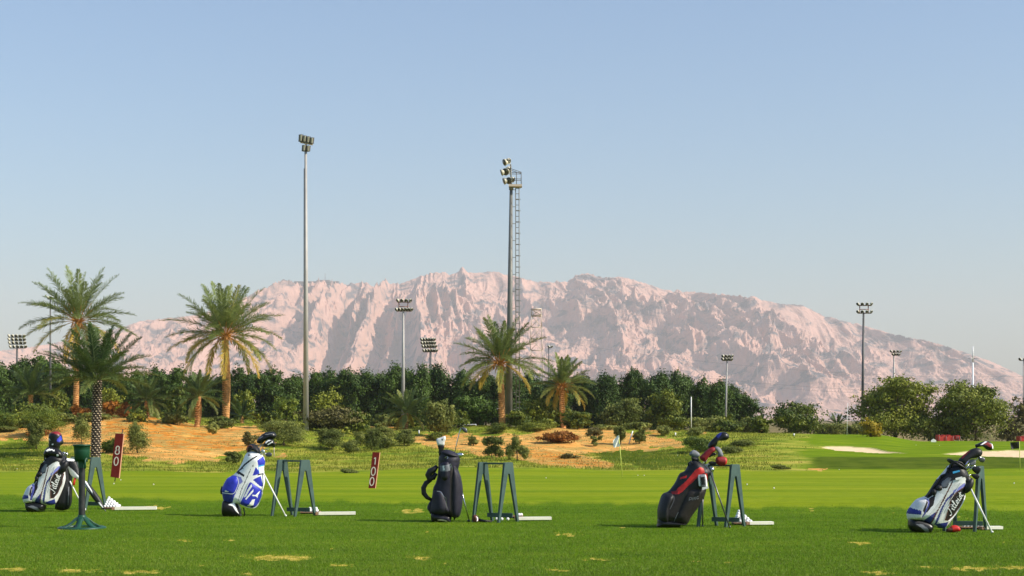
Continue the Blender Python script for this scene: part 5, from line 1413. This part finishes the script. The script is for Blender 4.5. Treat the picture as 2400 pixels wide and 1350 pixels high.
club('iron with dark rounded blade pointing right on the blue and white bag', fr2, [(610, 430), (670, 380)], [(662, 405), (675, 380), (705, 372), (735, 388), (728, 415), (700, 422)], hm='darksteel', v=.02, thick=.012)
club('iron with bright hosel between covers and collar on the blue bag', fr2, [(600, 440), (650, 355)], [(625, 370), (635, 345), (655, 350), (662, 375), (640, 388)], hm='chrome', v=.05, thick=.012)
club('thin pale shaft hanging down right of the blue bag clubs', fr2, [(752, 300), (754, 420)], [(742, 300), (762, 300), (760, 318), (744, 318)], hm='rubber', v=-.02, thick=.01, shaftm='creamy')

# ---- bag 3 navy
fr3 = Frame2D(940, 4788 / (1223 - HZ))
t3 = thing('golf_bag', 'upright plain navy golf bag with padded strap on its left, third from the left', 'golf bag', fr3.w(430, 1132) * [1, 1, 0])
body = [(330, 1050), (305, 1010), (320, 930), (340, 840), (352, 760), (380, 700), (400, 610), (408, 500), (412, 425), (450, 352), (520, 345), (600, 378), (642, 425), (638, 500), (625, 560), (652, 640), (672, 750), (674, 850), (666, 960), (642, 1060), (604, 1087), (545, 1075), (500, 1060), (430, 1070)]
bm3 = [M['navy'], M['black'], M['grey'], M['charcoal']]
b = inflate(fr3, body, .135, .12, N=220, K=44, spine=((480, 960), (530, 480)), paint=[([(440, 345), (640, 400), (645, 470), (600, 480), (540, 430), (470, 470), (405, 500), (400, 420)], 1), ([(540, 560), (572, 560), (565, 1075), (535, 1060)], 3), ([(505, 345), (640, 400), (642, 460), (600, 470), (540, 420)], 0)]); b.build('body', bm3, t3); sf3 = b.surf
p = inflate(fr3, [(428, 505), (470, 480), (520, 478), (545, 540), (535, 610), (512, 662), (470, 680), (435, 640), (424, 570)], .05, 0, base_surf=sf3, N=90, K=18, v0=-.005, paint=[([(424, 520), (540, 500), (540, 570), (430, 580)], 1), ([(458, 515), (478, 513), (482, 565), (462, 568)], 2), ([(440, 640), (512, 620), (515, 670), (440, 680)], 3)]); p.build('valuables_pouch', [M['navy'], M['grey'], M['whiteplas'], M['black']], t3)  # small white patch paints the pouch's highlight into its colour
p = inflate(fr3, [(352, 800), (395, 782), (450, 800), (490, 900), (525, 1000), (505, 1045), (440, 1066), (335, 1040), (315, 980), (335, 880)], .05, 0, base_surf=sf3, N=120, K=24, v0=-.005); p.build('lower_pocket', M['navy'], t3)
p = inflate(fr3, [(572, 560), (620, 560), (652, 650), (672, 760), (672, 870), (662, 970), (636, 1068), (602, 1085), (570, 1070)], .045, 0, base_surf=sf3, N=120, K=24, v0=-.006); p.build('garment_pocket', M['navy'], t3)
p = inflate(fr3, [(285, 985), (300, 930), (335, 890), (350, 960), (340, 1045), (310, 1020)], .05, .05, N=60, K=12, v0=.0); p.build('side_pocket', M['navy'], t3)
z = MB()
ribbon(z, fr3, [(395, 790), (440, 800), (470, 840), (490, 860)], sf3, 4, 0, lift=.056)
ribbon(z, fr3, [(495, 860), (500, 920), (508, 980)], sf3, 3, 0, lift=.03)
cyc = [(538, 505), (545, 495), (552, 505), (552, 520), (545, 528), (538, 520), (538, 505)]
ribbon(z, fr3, cyc, sf3, 4, 0, lift=.02); ribbon(z, fr3, [(480, 432), (500, 418), (518, 425), (505, 440)], sf3, 4, 0, lift=.01)
ribbon(z, fr3, [(555, 530), (562, 545), (570, 560)], sf3, 4, 0, lift=.02); ribbon(z, fr3, [(595, 530), (602, 545), (608, 560)], sf3, 4, 0, lift=.03)
z.build('zip_trim', M['chrome'], t3, smooth=False)
bs = inflate(fr3, [(330, 1035), (328, 1100), (345, 1130), (400, 1136), (525, 1137), (548, 1108), (545, 1070), (480, 1040), (400, 1020)], .12, .11, N=90, K=24, power=.35, paint=[([(405, 1085), (450, 1068), (500, 1072), (548, 1110), (530, 1140), (500, 1110), (450, 1095)], 1), ([(405, 1100), (450, 1095), (500, 1110), (525, 1138), (515, 1140), (480, 1118), (405, 1108)], 2)]); bs.build('base', [M['rubber'], M['navy'], M['creamy']], t3)
s = MB()
s.tube([fr3.w(*p_, v) for p_, v in (((395, 520), .05), ((360, 560), .06), ((320, 580), .05), ((300, 620), .04), ((315, 665), .04), ((350, 650), .04), ((385, 600), .05))], [.025, .04, .046, .046, .042, .036, .025], 10)
s.tube([fr3.w(*p_, .02) for p_ in ((330, 670), (275, 705), (245, 760), (250, 820), (285, 865), (330, 890))], [.025, .033, .034, .034, .028, .02], 10)
s.build('shoulder_strap', M['black'], t3)
co = MB(); ring = [fr3.w(535 + 92 * math.cos(a), 395 + 25 * math.cos(a), .12 * math.sin(a)) for a in np.linspace(0, 2 * math.pi, 28)]; co.tube(ring, .018, 8, cap=False); co.build('top_collar', M['navy'], t3)
club('putter with silver boxy cover standing high at the left of the navy bag', fr3, [(455, 470), (440, 300)], None, v=.02, cover=[([(398, 292), (388, 232), (430, 212), (480, 195), (488, 230), (476, 262), (470, 295), (430, 298)], ('silver', 'rubber'), .03), ([(402, 292), (470, 296), (465, 340), (450, 400), (415, 410), (410, 340)], ('rubber', 'black'), .03)], extra={0: [([(440, 228), (456, 226), (456, 244), (444, 244)], 1)]})
club('wedge on a long thin shaft with dark blade, standing highest out of the navy bag', fr3, [(575, 420), (605, 280), (635, 160), (650, 118), (675, 105)], [(650, 112), (680, 103), (708, 112), (722, 140), (712, 162), (688, 150)], v=-.03, thick=.012)
club('two-tone small iron head at the right rim of the navy bag', fr3, [(590, 440), (615, 400)], [(612, 388), (635, 378), (672, 384), (680, 400), (660, 422), (640, 434), (622, 412)], hm='chrome', v=.04, thick=.014)
club('club leaning with its checkered shaft against the right side of the navy bag', fr3, [(660, 780), (690, 920), (745, 1128)], [(720, 1115), (745, 1110), (755, 1125), (745, 1136), (725, 1136)], hm='rubber', v=-.02, thick=.02, r=.009)
# driver lying on grass
td = thing('golf_club', 'driver with dark brown and white head lying on the grass under the third stand', 'golf club', fr3.w(820, 1130, .05) * [1, 1, 0])
b = inflate(fr3, [(778, 1110), (780, 1070), (800, 1052), (830, 1058), (852, 1090), (850, 1118), (830, 1134), (790, 1134)], .05, .05, v0=.05, N=80, K=20, paint=[([(822, 1062), (842, 1085), (840, 1115), (826, 1125), (832, 1095)], 1)]); b.build('head', [M['brown'], M['white']], td)
z = MB(); z.tube([fr3.w(848, 1108, .05), fr3.w(900, 1118, .05), fr3.w(992, 1125, .05)], [.022, .016, .013], 8); z.build('sleeve', M['charcoal'], td)

# ---- bag 4 black and red
fr4 = Frame2D(1400, 4788 / (1236 - HZ))
t4 = thing('golf_bag', 'black and charcoal golf bag with red upper panels and a grey pouch', 'golf bag', fr4.w(770, 1188) * [1, 1, 0])
body = [(665, 1120), (655, 1050), (658, 980), (690, 865), (720, 820), (775, 795), (845, 705), (895, 608), (955, 572), (1000, 495), (1045, 455), (1105, 468), (1165, 510), (1225, 545), (1250, 600), (1215, 650), (1196, 740), (1170, 850), (1105, 965), (1030, 1070), (975, 1160), (890, 1165), (820, 1165), (740, 1160)]
bm4 = [M['charcoal'], M['black'], M['red'], M['red_dark'], M['grey']]
b = inflate(fr4, body, .13, .12, N=260, K=54, spine=((780, 1040), (1120, 600)), paint=[
 ([(900, 580), (1040, 440), (1260, 560), (1230, 660), (1190, 760), (1120, 790), (1000, 740), (930, 820), (800, 830), (760, 800), (850, 690)], 1),
 ([(1060, 560), (1110, 530), (1145, 545), (1160, 590), (1100, 620), (1030, 690), (960, 750), (915, 800), (880, 822), (830, 825), (870, 760), (960, 680)], 2), ([(905, 640), (970, 622), (960, 648), (890, 665)], 2), ([(800, 800), (880, 780), (860, 820), (810, 826)], 3), ([(1150, 600), (1185, 600), (1195, 680), (1180, 700)], 2), ([(1090, 780), (1120, 770), (1115, 800), (1100, 800)], 2),
 ([(860, 1020), (945, 810), (960, 815), (875, 1030), (830, 1150), (815, 1150)], 1), ([(640, 1180), (650, 980), (690, 850), (745, 800), (820, 830), (820, 880), (765, 1000), (765, 1180)], 1)]); b.build('body', bm4, t4); sf4 = b.surf
p = inflate(fr4, [(662, 1120), (655, 1040), (668, 950), (692, 868), (735, 818), (790, 815), (822, 840), (815, 900), (775, 985), (765, 1080), (760, 1140), (700, 1150)], .06, 0, base_surf=sf4, v0=-.01, N=120, K=24); p.build('side_pocket', M['black'], t4)
p = inflate(fr4, [(885, 1110), (860, 1070), (930, 900), (980, 800), (1060, 770), (1160, 780), (1168, 850), (1100, 965), (1030, 1070), (972, 1150), (910, 1145)], .04, 0, base_surf=sf4, v0=-.006, N=140, K=26); p.build('front_pocket', M['charcoal'], t4); sfp = p.surf
z = MB()
for st in ([(985, 895), (990, 862), (1012, 862), (1010, 880), (988, 882)], [(1022, 890), (1026, 858)], [(1036, 888), (1040, 858), (1054, 882), (1058, 850)], [(1090, 850), (1074, 848), (1070, 872), (1088, 872), (1088, 862)]):
    ribbon(z, fr4, st, sfp, 5, 0, N=24)
z.build('lettering', M['grey'], t4, smooth=False)
z = MB()
ribbon(z, fr4, [(825, 1145), (835, 1100), (870, 1020)], sf4, 5, 0); ribbon(z, fr4, [(822, 845), (820, 895), (778, 985)], sf4, 4, 0, lift=.03)
ribbon(z, fr4, [(1140, 478), (1190, 535), (1240, 600)], sf4, 6, 0, lift=.03)
z.build('piping', M['grey'], t4, smooth=False)
bs = inflate(fr4, [(668, 1090), (652, 1150), (650, 1186), (700, 1190), (880, 1192), (905, 1160), (970, 1150), (960, 1168), (930, 1150), (860, 1120), (760, 1100)], .115, .11, N=80, K=16, power=.35); bs.build('base', M['rubber'], t4)
p = inflate(fr4, [(1085, 625), (1100, 612), (1160, 610), (1174, 640), (1186, 735), (1165, 748), (1110, 748), (1092, 730), (1082, 680)], .035, .03, v0=.14, N=80, K=20, paint=[([(1080, 615), (1096, 612), (1108, 735), (1092, 735)], 1), ([(1160, 608), (1172, 612), (1186, 735), (1172, 738)], 1), ([(1110, 640), (1150, 632), (1158, 720), (1118, 722)], 2)]); p.build('gps_pouch', [M['grey'], M['white'], M['rubber']], t4)
z = MB(); z.extrude([(-32, 0), (34, -14), (36, 10), (-28, 26)], fr4.w(1155, 750, .17), (fr4.unit(), 0, 0), (0, 0, -fr4.unit()), (0, .02, 0)); z.build('pouch_tag', M['silver'], t4, smooth=False)
z = MB(); z.tube([fr4.w(990, 520, .06), fr4.w(985, 490, .08), fr4.w(1010, 470, .08), fr4.w(1030, 500, .07)], .009, 6); z.build('handle', M['black'], t4)
stand_leg(fr4, t4, (1225, 590), (1432, 1190), .08, .10, .009, 'darksteel')
stand_leg(fr4, t4, (1155, 840), (1160, 1178), -.06, -.10, .009, 'darksteel')
z = MB(); z.ellipsoid(fr4.w(1245, 560, .05), (.03, .03, .035), 10, 8); z.build('leg_bracket', M['chrome'], t4)
club('grey boxy putter cover left of the red covers on the black and red bag', fr4, [(1060, 500), (1055, 420)], None, v=.0, cover=[([(1002, 398), (1020, 365), (1048, 348), (1085, 360), (1118, 392), (1105, 425), (1060, 440), (1030, 420)], ('grey', 'black'), .04), ([(1028, 420), (1100, 430), (1100, 480), (1040, 470)], ('black', 'black'), .045)])
club('black headcover with blue band, topmost on the black and red bag', fr4, [(1170, 520), (1225, 320)], None, v=-.02, cover=[([(1205, 315), (1230, 260), (1275, 215), (1320, 170), (1370, 152), (1420, 165), (1440, 205), (1420, 235), (1370, 248), (1320, 250), (1308, 285), (1285, 315), (1240, 325)], ('rubber', 'blue_dark', 'cyan'), .055)], extra={0: [([(1290, 190), (1330, 160), (1360, 155), (1335, 200), (1310, 225)], 1)]})
club('red headcover curling into grey neck and red pompom on the black and red bag', fr4, [(1150, 520), (1170, 450)], None, v=.03, cover=[([(1112, 425), (1150, 385), (1200, 340), (1250, 315), (1285, 325), (1280, 360), (1235, 395), (1200, 440), (1170, 475), (1130, 455)], ('red_dark', 'red'), .05), ([(1272, 345), (1275, 315), (1310, 310), (1345, 335), (1362, 375), (1370, 410), (1345, 430), (1312, 415), (1310, 380), (1295, 355)], ('greyk', 'grey'), .035)] if 'greyk' in M else [([(1112, 425), (1150, 385), (1200, 340), (1250, 315), (1285, 325), (1280, 360), (1235, 395), (1200, 440), (1170, 475), (1130, 455)], ('red_dark', 'red'), .05), ([(1272, 345), (1275, 315), (1310, 310), (1345, 335), (1362, 375), (1370, 410), (1345, 430), (1312, 415), (1310, 380), (1295, 355)], ('grey', 'grey'), .035), ([(1285, 460), (1300, 425), (1350, 415), (1400, 430), (1412, 470), (1395, 510), (1350, 522), (1300, 500)], ('red_dark', 'red', 'brown'), .055)], extra={2: [([(1380, 430), (1412, 440), (1405, 500), (1380, 510), (1392, 470)], 1)]})
club('dark flat iron head under the red cover of the black and red bag', fr4, [(1150, 530), (1220, 490)], [(1210, 480), (1240, 468), (1290, 480), (1288, 505), (1250, 515), (1215, 500)], hm='rubber', v=.05, thick=.012)
club('dark iron head just above the grey pouch side of the black and red bag', fr4, [(1160, 560), (1210, 420)], [(1215, 415), (1240, 385), (1290, 380), (1300, 400), (1260, 415), (1230, 430)], hm='rubber', v=-.05, thick=.012)

# ------------------------------------------------------------------ bag stands
def aframe_pts(w, h):
    hw, tw, lg = w / 2, w * 0.20, 0.028
    arch = [(0.021 * math.cos(a), h * 0.775 + 0.03 * math.sin(a)) for a in np.linspace(0, math.pi, 9)]
    return [(-hw, 0), (-hw + lg, 0)] + arch[::-1] + [(hw - lg, 0), (hw, 0), (tw, h - .012), (tw - .012, h), (-tw + .012, h), (-tw, h - .012)]
def bag_stand(label, px, py, rz, sc=1.0):
    """px,py: photo position of the foot of the nearest leg pair's middle"""
    Y = 4788 / (py - HZ)
    o = np.array([(px - 1200) * Y / F, Y, 0])
    t = thing('bag_stand', label, 'bag stand', o, 'green bag stands in a row on the tee')
    H = 0.78 * sc; a = np.array([math.cos(R(42)), math.sin(R(42)), 0]); b = np.array([math.cos(R(-18)), math.sin(R(-18)), 0])
    c, s = math.cos(rz), math.sin(rz)
    rot = lambda v: np.array([v[0] * c - v[1] * s, v[0] * s + v[1] * c, 0])
    a, b = rot(a), rot(b)
    half = 0.175 * sc
    n = np.array([-a[1], a[0], 0])
    for sg in (-1, 1):
        mb = MB(); mb.extrude(aframe_pts(0.36 * sc, H), o + b * half * sg, a, (0, 0, 1), n * 0.035); mb.build('end_frame', M['standgreen'], t, smooth=False)
    mb = MB(); mb.bar(o - b * (half + .0) + [0, 0, H - .016], o + b * half + [0, 0, H - .016], .03, .022); mb.build('top_bar', M['standgreen'], t, smooth=False)
    q = o + a * 0.08
    mb = MB(); mb.bar(q - b * half + [0, 0, .085], q + b * (half) + [0, 0, .085], .02, .055); mb.build('bottom_bar', M['standgreen'], t, smooth=False)
    return t
bag_stand('bag stand standing behind the green ball washer at the far left', 200, 1194, 0)
bag_stand('bag stand right of the blue and white bag', 688, 1209, 0)
bag_stand('bag stand right of the navy bag, above the lying driver', 1161, 1223, 0)
bag_stand('bag stand right of the black and red bag', 1690, 1234, R(-3))
bag_stand('bag stand half hidden behind the rightmost bag', 2262, 1244, R(8))

# ------------------------------------------------------------------ ball washer
Y = 4788 / (1238 - HZ); o = np.array([(192 - 1200) * Y / F, Y, 0]); u = Y / F
t = thing('ball_washer', 'green ball washer bucket on a dark pole with a round spoked foot, at the left', 'ball washer', o)
mb = MB(); mb.lathe(o, [(.292, 0), (.292, .012), (.262, .024), (.245, .024), (.245, .0)], 48)
for k in range(7):
    a = k * 2 * math.pi / 7 + .25; d = np.array([math.cos(a), math.sin(a), 0]); s_ = np.array([-d[1], d[0], 0])
    pr = [(.26, .02), (.20, .036), (.14, .07), (.09, .115), (.05, .14)]
    v = []
    for r_, z_ in pr:
        w_ = .028 + .01 * (r_ / .26)
        for sg in (-1, 1):
            for dz in (0, -.018): v.append(o + d * r_ + s_ * w_ * sg + [0, 0, z_ + dz])
    q = []
    for i in range(len(pr) - 1):
        e = i * 4
        q += [[e, e + 2, e + 6, e + 4], [e + 1, e + 5, e + 7, e + 3], [e, e + 4, e + 5, e + 1], [e + 2, e + 3, e + 7, e + 6]]
    mb.add(v, [np.array(q)])
mb.lathe(o, [(.10, .095), (.085, .12), (.06, .135), (.048, .15), (.047, .165), (.03, .165)], 28)
mb.build('foot', M['washgreen'], t)
mb = MB(); mb.lathe(o, [(.041, .13), (.040, .4), (.0385, .80), (.038, .815)], 20); mb.build('pole', M['washpole'], t)
mb = MB(); mb.lathe(o, [(.045, .745), (.045, .80), (.052, .84), (.054, .835), (.056, .840), (.088, .848), (.096, .96), (.099, 1.012), (.109, 1.014), (.110, 1.030), (.102, 1.032), (.097, 1.015), (.088, .92)], 36)
for sg in (-1, 1): mb.box(o + [sg * .062, -.03, .845], (.03, .05, .05))
mb.box(o + [0.055, -.055, .80], (.02, .02, .13)); mb.build('bucket', M['washgreen'], t)

# ------------------------------------------------------------------ distance boards
def board(label, digits, fr, quad, top_post, bot_post, digs, Yd):
    q = [fr.w(*p) for p in quad]
    g = (q[2] + q[3]) / 2; gg = np.array([g[0], g[1], gz(g[0], g[1])])
    t = thing('distance_board', label, 'sign', gg, 'red distance boards on the range')
    mb = MB(); v = []
    for p in quad: v.append(fr.w(*p, .03))
    for p in quad: v.append(fr.w(p[0] + 6, p[1] + 1, -.05))
    mb.add(v, [np.array([[0, 1, 2, 3]])], 0); mb.add(v, [np.array([[7, 6, 5, 4], [0, 4, 5, 1], [1, 5, 6, 2], [2, 6, 7, 3], [3, 7, 4, 0]])], 1)
    mb.build('board', [M['sign'], M['signedge']], t, smooth=False)
    mb = MB(); mb.tube([fr.w(*top_post, -.07), fr.w(*bot_post, -.07), gg + [0, .07, -.1]], .02, 6); mb.build('post', M['washpole'], t)
    mb = MB()
    for ch, x, y, h in digs:
        w = h * .5; lean = .11
        def tr(a, b): return (x + a * w + -(b - .5) * h * lean * 0.9, y + (b - .5) * h)
        if ch == '0': pts = [tr(.5 * math.cos(a), .5 + .5 * math.sin(a)) for a in np.linspace(0, 2 * math.pi, 17)]; sets = [pts]
        elif ch == '1': sets = [[tr(-.35, .18), tr(.05, 0)], [tr(.08, 0), tr(.08, 1)]]
        else: sets = [[tr(.40 * math.cos(a), .25 + .25 * math.sin(a)) for a in np.linspace(0, 2 * math.pi, 15)], [tr(.5 * math.cos(a), .74 + .26 * math.sin(a)) for a in np.linspace(0, 2 * math.pi, 15)]]
        for s_ in sets: ribbon(mb, fr, s_, lambda P: np.full(len(P), .032), h * .125, 0, lift=.003, N=max(12, 3 * len(s_)))
    mb.build('digits', M['digit'], t, smooth=False)
frs = Frame2D(0, 63.0)
board('dark red board reading 80, tilted, right of the studded palm trunk', '80', frs, [(1260, 165), (1350, 172), (1298, 655), (1207, 640)], (1334, 122), (1246, 700), [('8', 1284, 350, 88), ('0', 1270, 470, 88)], 63)
frs = Frame2D(480, 43.5)
board('dark red board reading 100, tilted, between the second and third bags', '100', frs, [(1832, 370), (1908, 374), (1858, 772), (1786, 764)], (1868, 372), (1820, 790), [('1', 1858, 467, 78), ('0', 1840, 580, 88), ('0', 1824, 690, 88)], 43.5)

# ------------------------------------------------------------------ planks, trays and golf balls
def ball_mesh():
    mb = MB(); mb.ellipsoid((0, 0, 0), (.0215, .0215, .0215), 14, 9)
    return mb
ball0 = ball_mesh().build('golf_ball', M['ball'])
first_ball = [True]
def put_ball(p, label, group):
    if first_ball[0]: b = ball0; first_ball[0] = False
    else:
        b = ball0.copy(); scene.collection.objects.link(b)
    b.location = tuple(p); b['label'] = label; b['category'] = 'golf ball'; b['group'] = group
def plank(label, x0, x1, yb, hpx, dy=-2.0):
    Y0 = 4788 / (yb - HZ); u = Y0 / F; L = (x1 - x0) * u; h = hpx * u * 0.8
    o = px2w((x0 + x1) / 2, yb, Y0); o[2] = 0
    ang = math.atan2(0.10, L)
    t = thing('tee_plank', label, 'plank', o, 'white planks lying beside the bag stands')
    mb = MB(); mb.box(o + [0, 0, h / 2 + .012], (L, .10, h), rot=0.14); mb.build('board', M['plank'], t, smooth=False)
    e = o + np.array([-math.cos(.14), -math.sin(.14), 0]) * (L / 2 + .022)
    mb = MB(); mb.box(e + [0, 0, h / 2 + .010], (.042, .098, h * .9), rot=0.14); mb.build('board_end', M['plankend'], t, smooth=False)
plank('white plank right of the leftmost stand and ball pyramid', 271, 366, 1196, 8)
plank('white plank right of the stand beside the blue and white bag', 747, 833, 1208, 8)
plank('white plank right of the stand beside the navy bag', 1214, 1292, 1220, 8)
plank('white plank right of the stand beside the black and red bag', 1754, 1812, 1231, 8)
plank('white plank poking out right of the rightmost stand', 2304, 2348, 1242, 8)
def tray(label, cx, yb, w=.23, d=.23):
    Y0 = 4788 / (yb - HZ); o = px2w(cx, yb, Y0); o[2] = 0
    t = thing('ball_tray', label, 'tray', o, 'low ball trays beside the stands')
    mb = MB(); mb.box(o + [0, 0, .014], (w, d, .018)); mb.build('plate', M['rubber'], t, smooth=False)
    mb = MB()
    for a, b_, ww, dd in ((0, -d / 2, w, .012), (0, d / 2, w, .012), (-w / 2, 0, .012, d - .012), (w / 2, 0, .012, d - .012)): mb.box(o + [a, b_, .026], (ww, dd, .012))
    mb.build('rim', M['plankend'], t, smooth=False)
    return o + [0, 0, .023]
def pyramid(where, cx, yb, n, group, layers=None, rz=0.5):
    o = tray('low dark tray under the balls %s' % where, cx, yb, .045 * n + .03, .045 * n + .03)
    for L in range(layers or n):
        k = n - L
        for a in range(k):
            for b_ in range(k):
                x = (a - (k - 1) / 2) * .0435 - 0.0; y = (b_ - (k - 1) / 2) * .0435
                x -= L * .012
                put_ball(o + [x, y, .0215 + L * .0305], 'white golf ball stacked in the pyramid %s' % where, group)
pyramid('behind the umbrella tip by the leftmost stand', 263, 1193, 5, 'golf balls in the leftmost pyramid')
pyramid('beside the black and red bag stand', 1741, 1229, 5, 'golf balls in the pyramid by the black and red bag stand')
o = tray('low dark tray behind the right legs of the stand by the blue bag', 728, 1204, .26, .22)
rng = np.random.default_rng(3)
for a in range(5):
    for b_ in range(3): put_ball(o + [(a - 2) * .044, (b_ - 1) * .044, .0215], 'white golf ball in the tray behind the stand by the blue bag', 'golf balls in the tray by the blue bag stand')
for a in range(3): put_ball(o + [(a - .2) * .044, .0, .052], 'white golf ball in the tray behind the stand by the blue bag', 'golf balls in the tray by the blue bag stand')
o = tray('low dark tray behind the right leg of the stand by the navy bag', 1208, 1214, .20, .16)
for a in range(3): put_ball(o + [.02 + a * .03, -.03 + .03 * a, .0215], 'white golf ball in the tray behind the stand by the navy bag', 'golf balls in the tray by the navy bag stand')
for q, (x, y) in enumerate(((1164, 1218), (1176, 1218), (1190, 1218))):
    p = px2w(x, y, 4788 / (y + 2 - HZ)); p[2] = .02
    put_ball(p, ['white golf ball on the grass left of the front leg of the navy bag stand', 'white golf ball at the front leg of the navy bag stand', 'white golf ball on the grass inside the right frame of the navy bag stand'][q], 'loose golf balls under the navy bag stand')
o = tray('low dark tray with a row of balls under the rightmost stand', 2278, 1240, .30, .14)
for a in range(6): put_ball(o + [-.11 + a * .044, -.03 + .008 * a, .0215], 'white golf ball in the tray under the rightmost stand', 'golf balls in the tray under the rightmost stand')
# loose balls on the range and in the grass
LOOSE = [(40, 1099, 'far left at the rough edge'), (267, 1134, 'just below the 80 board'), (283, 1125, 'right of the 80 board foot'), (360, 1136, 'alone in the fairway right of the 80 board'), (1280, 1120, 'in the fairway above the third white plank'), (1495, 1114, 'left of two beside the white flagstick'), (1510, 1114, 'right of two beside the white flagstick'), (1588, 1067, 'on the dark bank left of the black and red bag'), (1751, 1136, 'in the fairway right of the fourth stand'), (1814, 1145, 'in the fairway far right of the fourth stand'), (1967, 1101, 'at the far edge of the fairway between the two right bags'), (2377, 1133, 'in the fairway under the black flag'), (2147, 1043, 'on the green between the bunkers'), (2202, 1044, 'on the green below the red tarpaulin'), (198, 1198, 'against the washer pole')]
for k, (x, y, w) in enumerate(LOOSE):
    g = ground_at(x, y + 1.5, 12, 158)
    g[0] = (x - 1200) * g[1] / F; g[2] += .0215 + (.03 if g[1] > 90 else 0.01)
    put_ball(g, 'single white golf ball ' + w, 'scattered golf balls')
    if g[1] > 38: 
        pass
# red towel roll on the grass under the right stand
tr_ = thing('headcover', 'red knitted headcover dropped on the grass under the rightmost stand', 'headcover', fr5.w(1350, 1240, .05) * [1, 1, 0])
b = inflate(fr5, [(1285, 1235), (1290, 1208), (1330, 1190), (1345, 1172), (1385, 1165), (1425, 1180), (1440, 1210), (1425, 1235), (1370, 1242), (1320, 1242)], .05, .05, v0=.02, N=80, K=20, paint=[([(1280, 1245), (1285, 1205), (1345, 1190), (1350, 1245)], 1)]); b.build('knit_cover', [M['red'], M['brown']], tr_)
z = MB(); z.ellipsoid(fr5.w(1425, 1212, .03), (.022, .022, .025), 10, 8); z.build('pompom', M['red_dark'], tr_)

# ------------------------------------------------------------------ grass
def blades(name, label, X, Y, Z, h, w, lean, mt, tint, seed, cat='grass'):
    rng = np.random.default_rng(seed); n = len(X)
    a = rng.uniform(0, 2 * math.pi, n); hh = h * rng.uniform(.5, 1.3, n)
    la = rng.uniform(0, 2 * math.pi, n); ll = hh * lean * rng.uniform(.2, 1, n)
    ca, sa = np.cos(a) * w / 2, np.sin(a) * w / 2
    v = np.stack([np.stack([X - ca, Y - sa, Z - .005], 1), np.stack([X + ca, Y + sa, Z - .005], 1), np.stack([X + np.cos(la) * ll, Y + np.sin(la) * ll, Z + hh], 1)], 1).reshape(-1, 3)
    mb = MB(); mb.add(v, [np.arange(3 * n).reshape(n, 3)], 0, np.repeat(tint, 3))
    o = mb.build(name, mt, smooth=False)
    tag(o, label, cat, kind='stuff')
rng = np.random.default_rng(77)
n = 330000
py = rng.uniform(1158, 1375, n); Yg = 4788 / (py - HZ)
pxs = rng.uniform(-120, 2520, n); Xg = (pxs - 1200) * Yg / F
tb_ = 1163 + 32 * pxs / 2400 + 5 * vnoise(pxs / 110, pxs * 0, 7) + 3 * vnoise(pxs / 25, pxs * 0, 8)
keep = rng.random(n) < smooth(tb_ - 8, tb_ + 14, py)
d = np.full(n, 9.)
for x, y, rx, ry in DRY: d = np.minimum(d, np.sqrt(((pxs - x + vnoise(pxs / 12, py / 3, 60) * 18) / rx) ** 2 + ((py - y + vnoise(pxs / 14, py / 3, 61) * 4) / ry) ** 2))
keep &= ~((d < .9) & (rng.random(n) < .75))
Xg, Yg, dk = Xg[keep], Yg[keep], d[keep]
tt = .42 + .22 * fbm(Xg * .8, Yg * 1.2, 4, 91) + rng.normal(0, .13, len(Xg)) + .35 * (dk < 1.2)
rl = np.nonzero((a_sand > .4) & (YY > 95) & (YY < 165) & (PX > -60) & (PX < 2460))
kk = rng.choice(len(rl[0]), 26000)
X_ = XX[rl][kk] + rng.uniform(-.4, .4, 26000); Y_ = YY[rl][kk] + rng.uniform(-.3, .3, 26000)
cl = fbm(X_ / 1.8, Y_ / 1.2, 4, 144) + rng.normal(0, .12, 26000)
X_, Y_, cl = X_[cl > .22], Y_[cl > .22], cl[cl > .22]
LIT = (X_, Y_, cl)
blades('tee_grass', 'short mown green grass of the practice tee', Xg, Yg, np.zeros(len(Xg)), .018, .006, .9, M['grassblade'], np.clip(tt, 0, 1), 1)
# rough grass on the banks
rr, cc = np.nonzero((a_rough > .5) & (a_sand < .45) & (a_bunk < .5) & (YY > 95) & (YY < 165) & (PX > -60) & (PX < 2460))
area = (np.abs(XX[rr, np.minimum(cc + 1, nc - 1 if False else XX.shape[1] - 1)] - XX[rr, cc])) * (YY[np.minimum(rr + 1, YY.shape[0] - 1), cc] - YY[rr, cc])
wgt = area * (1 - .93 * smooth(1700, 1900, PX[rr, cc])) * (1 - .75 * np.clip(a_dark[rr, cc], 0, 1)); wgt = np.maximum(wgt, 0); wgt /= wgt.sum()
n = 150000
k = rng.choice(len(rr), n, p=wgt)
clx = vnoise(XX[rr[k], cc[k]] / .9, YY[rr[k], cc[k]] / .9, 5)
X_ = XX[rr[k], cc[k]] + rng.uniform(-.25, .25, n); Y_ = YY[rr[k], cc[k]] + rng.uniform(-.2, .2, n)
kp = (fbm(X_ / 1.3, Y_ / 1.3, 3, 44) + rng.normal(0, .2, n)) > -.05
X_, Y_ = X_[kp], Y_[kp]
tt = .35 + .5 * fbm(X_ / 2.5, Y_ / 2.5, 4, 45) + rng.normal(0, .14, len(X_))
blades('rough_grass', 'rough yellow-green grass and weeds on the banks', X_, Y_, terrain(X_, Y_), .15, .045, .8, M['roughblade'], np.clip(tt, 0, 1), 2)

X_, Y_, cl = LIT
blades('dry_scrub', 'low dry tufts and twigs scattered over the sand', X_, Y_, terrain(X_, Y_), .11, .05, 1.2, M['litter'], np.clip(.2 + 1.2 * cl + np.random.default_rng(6).normal(0, .2, len(X_)), 0, 1), 3)
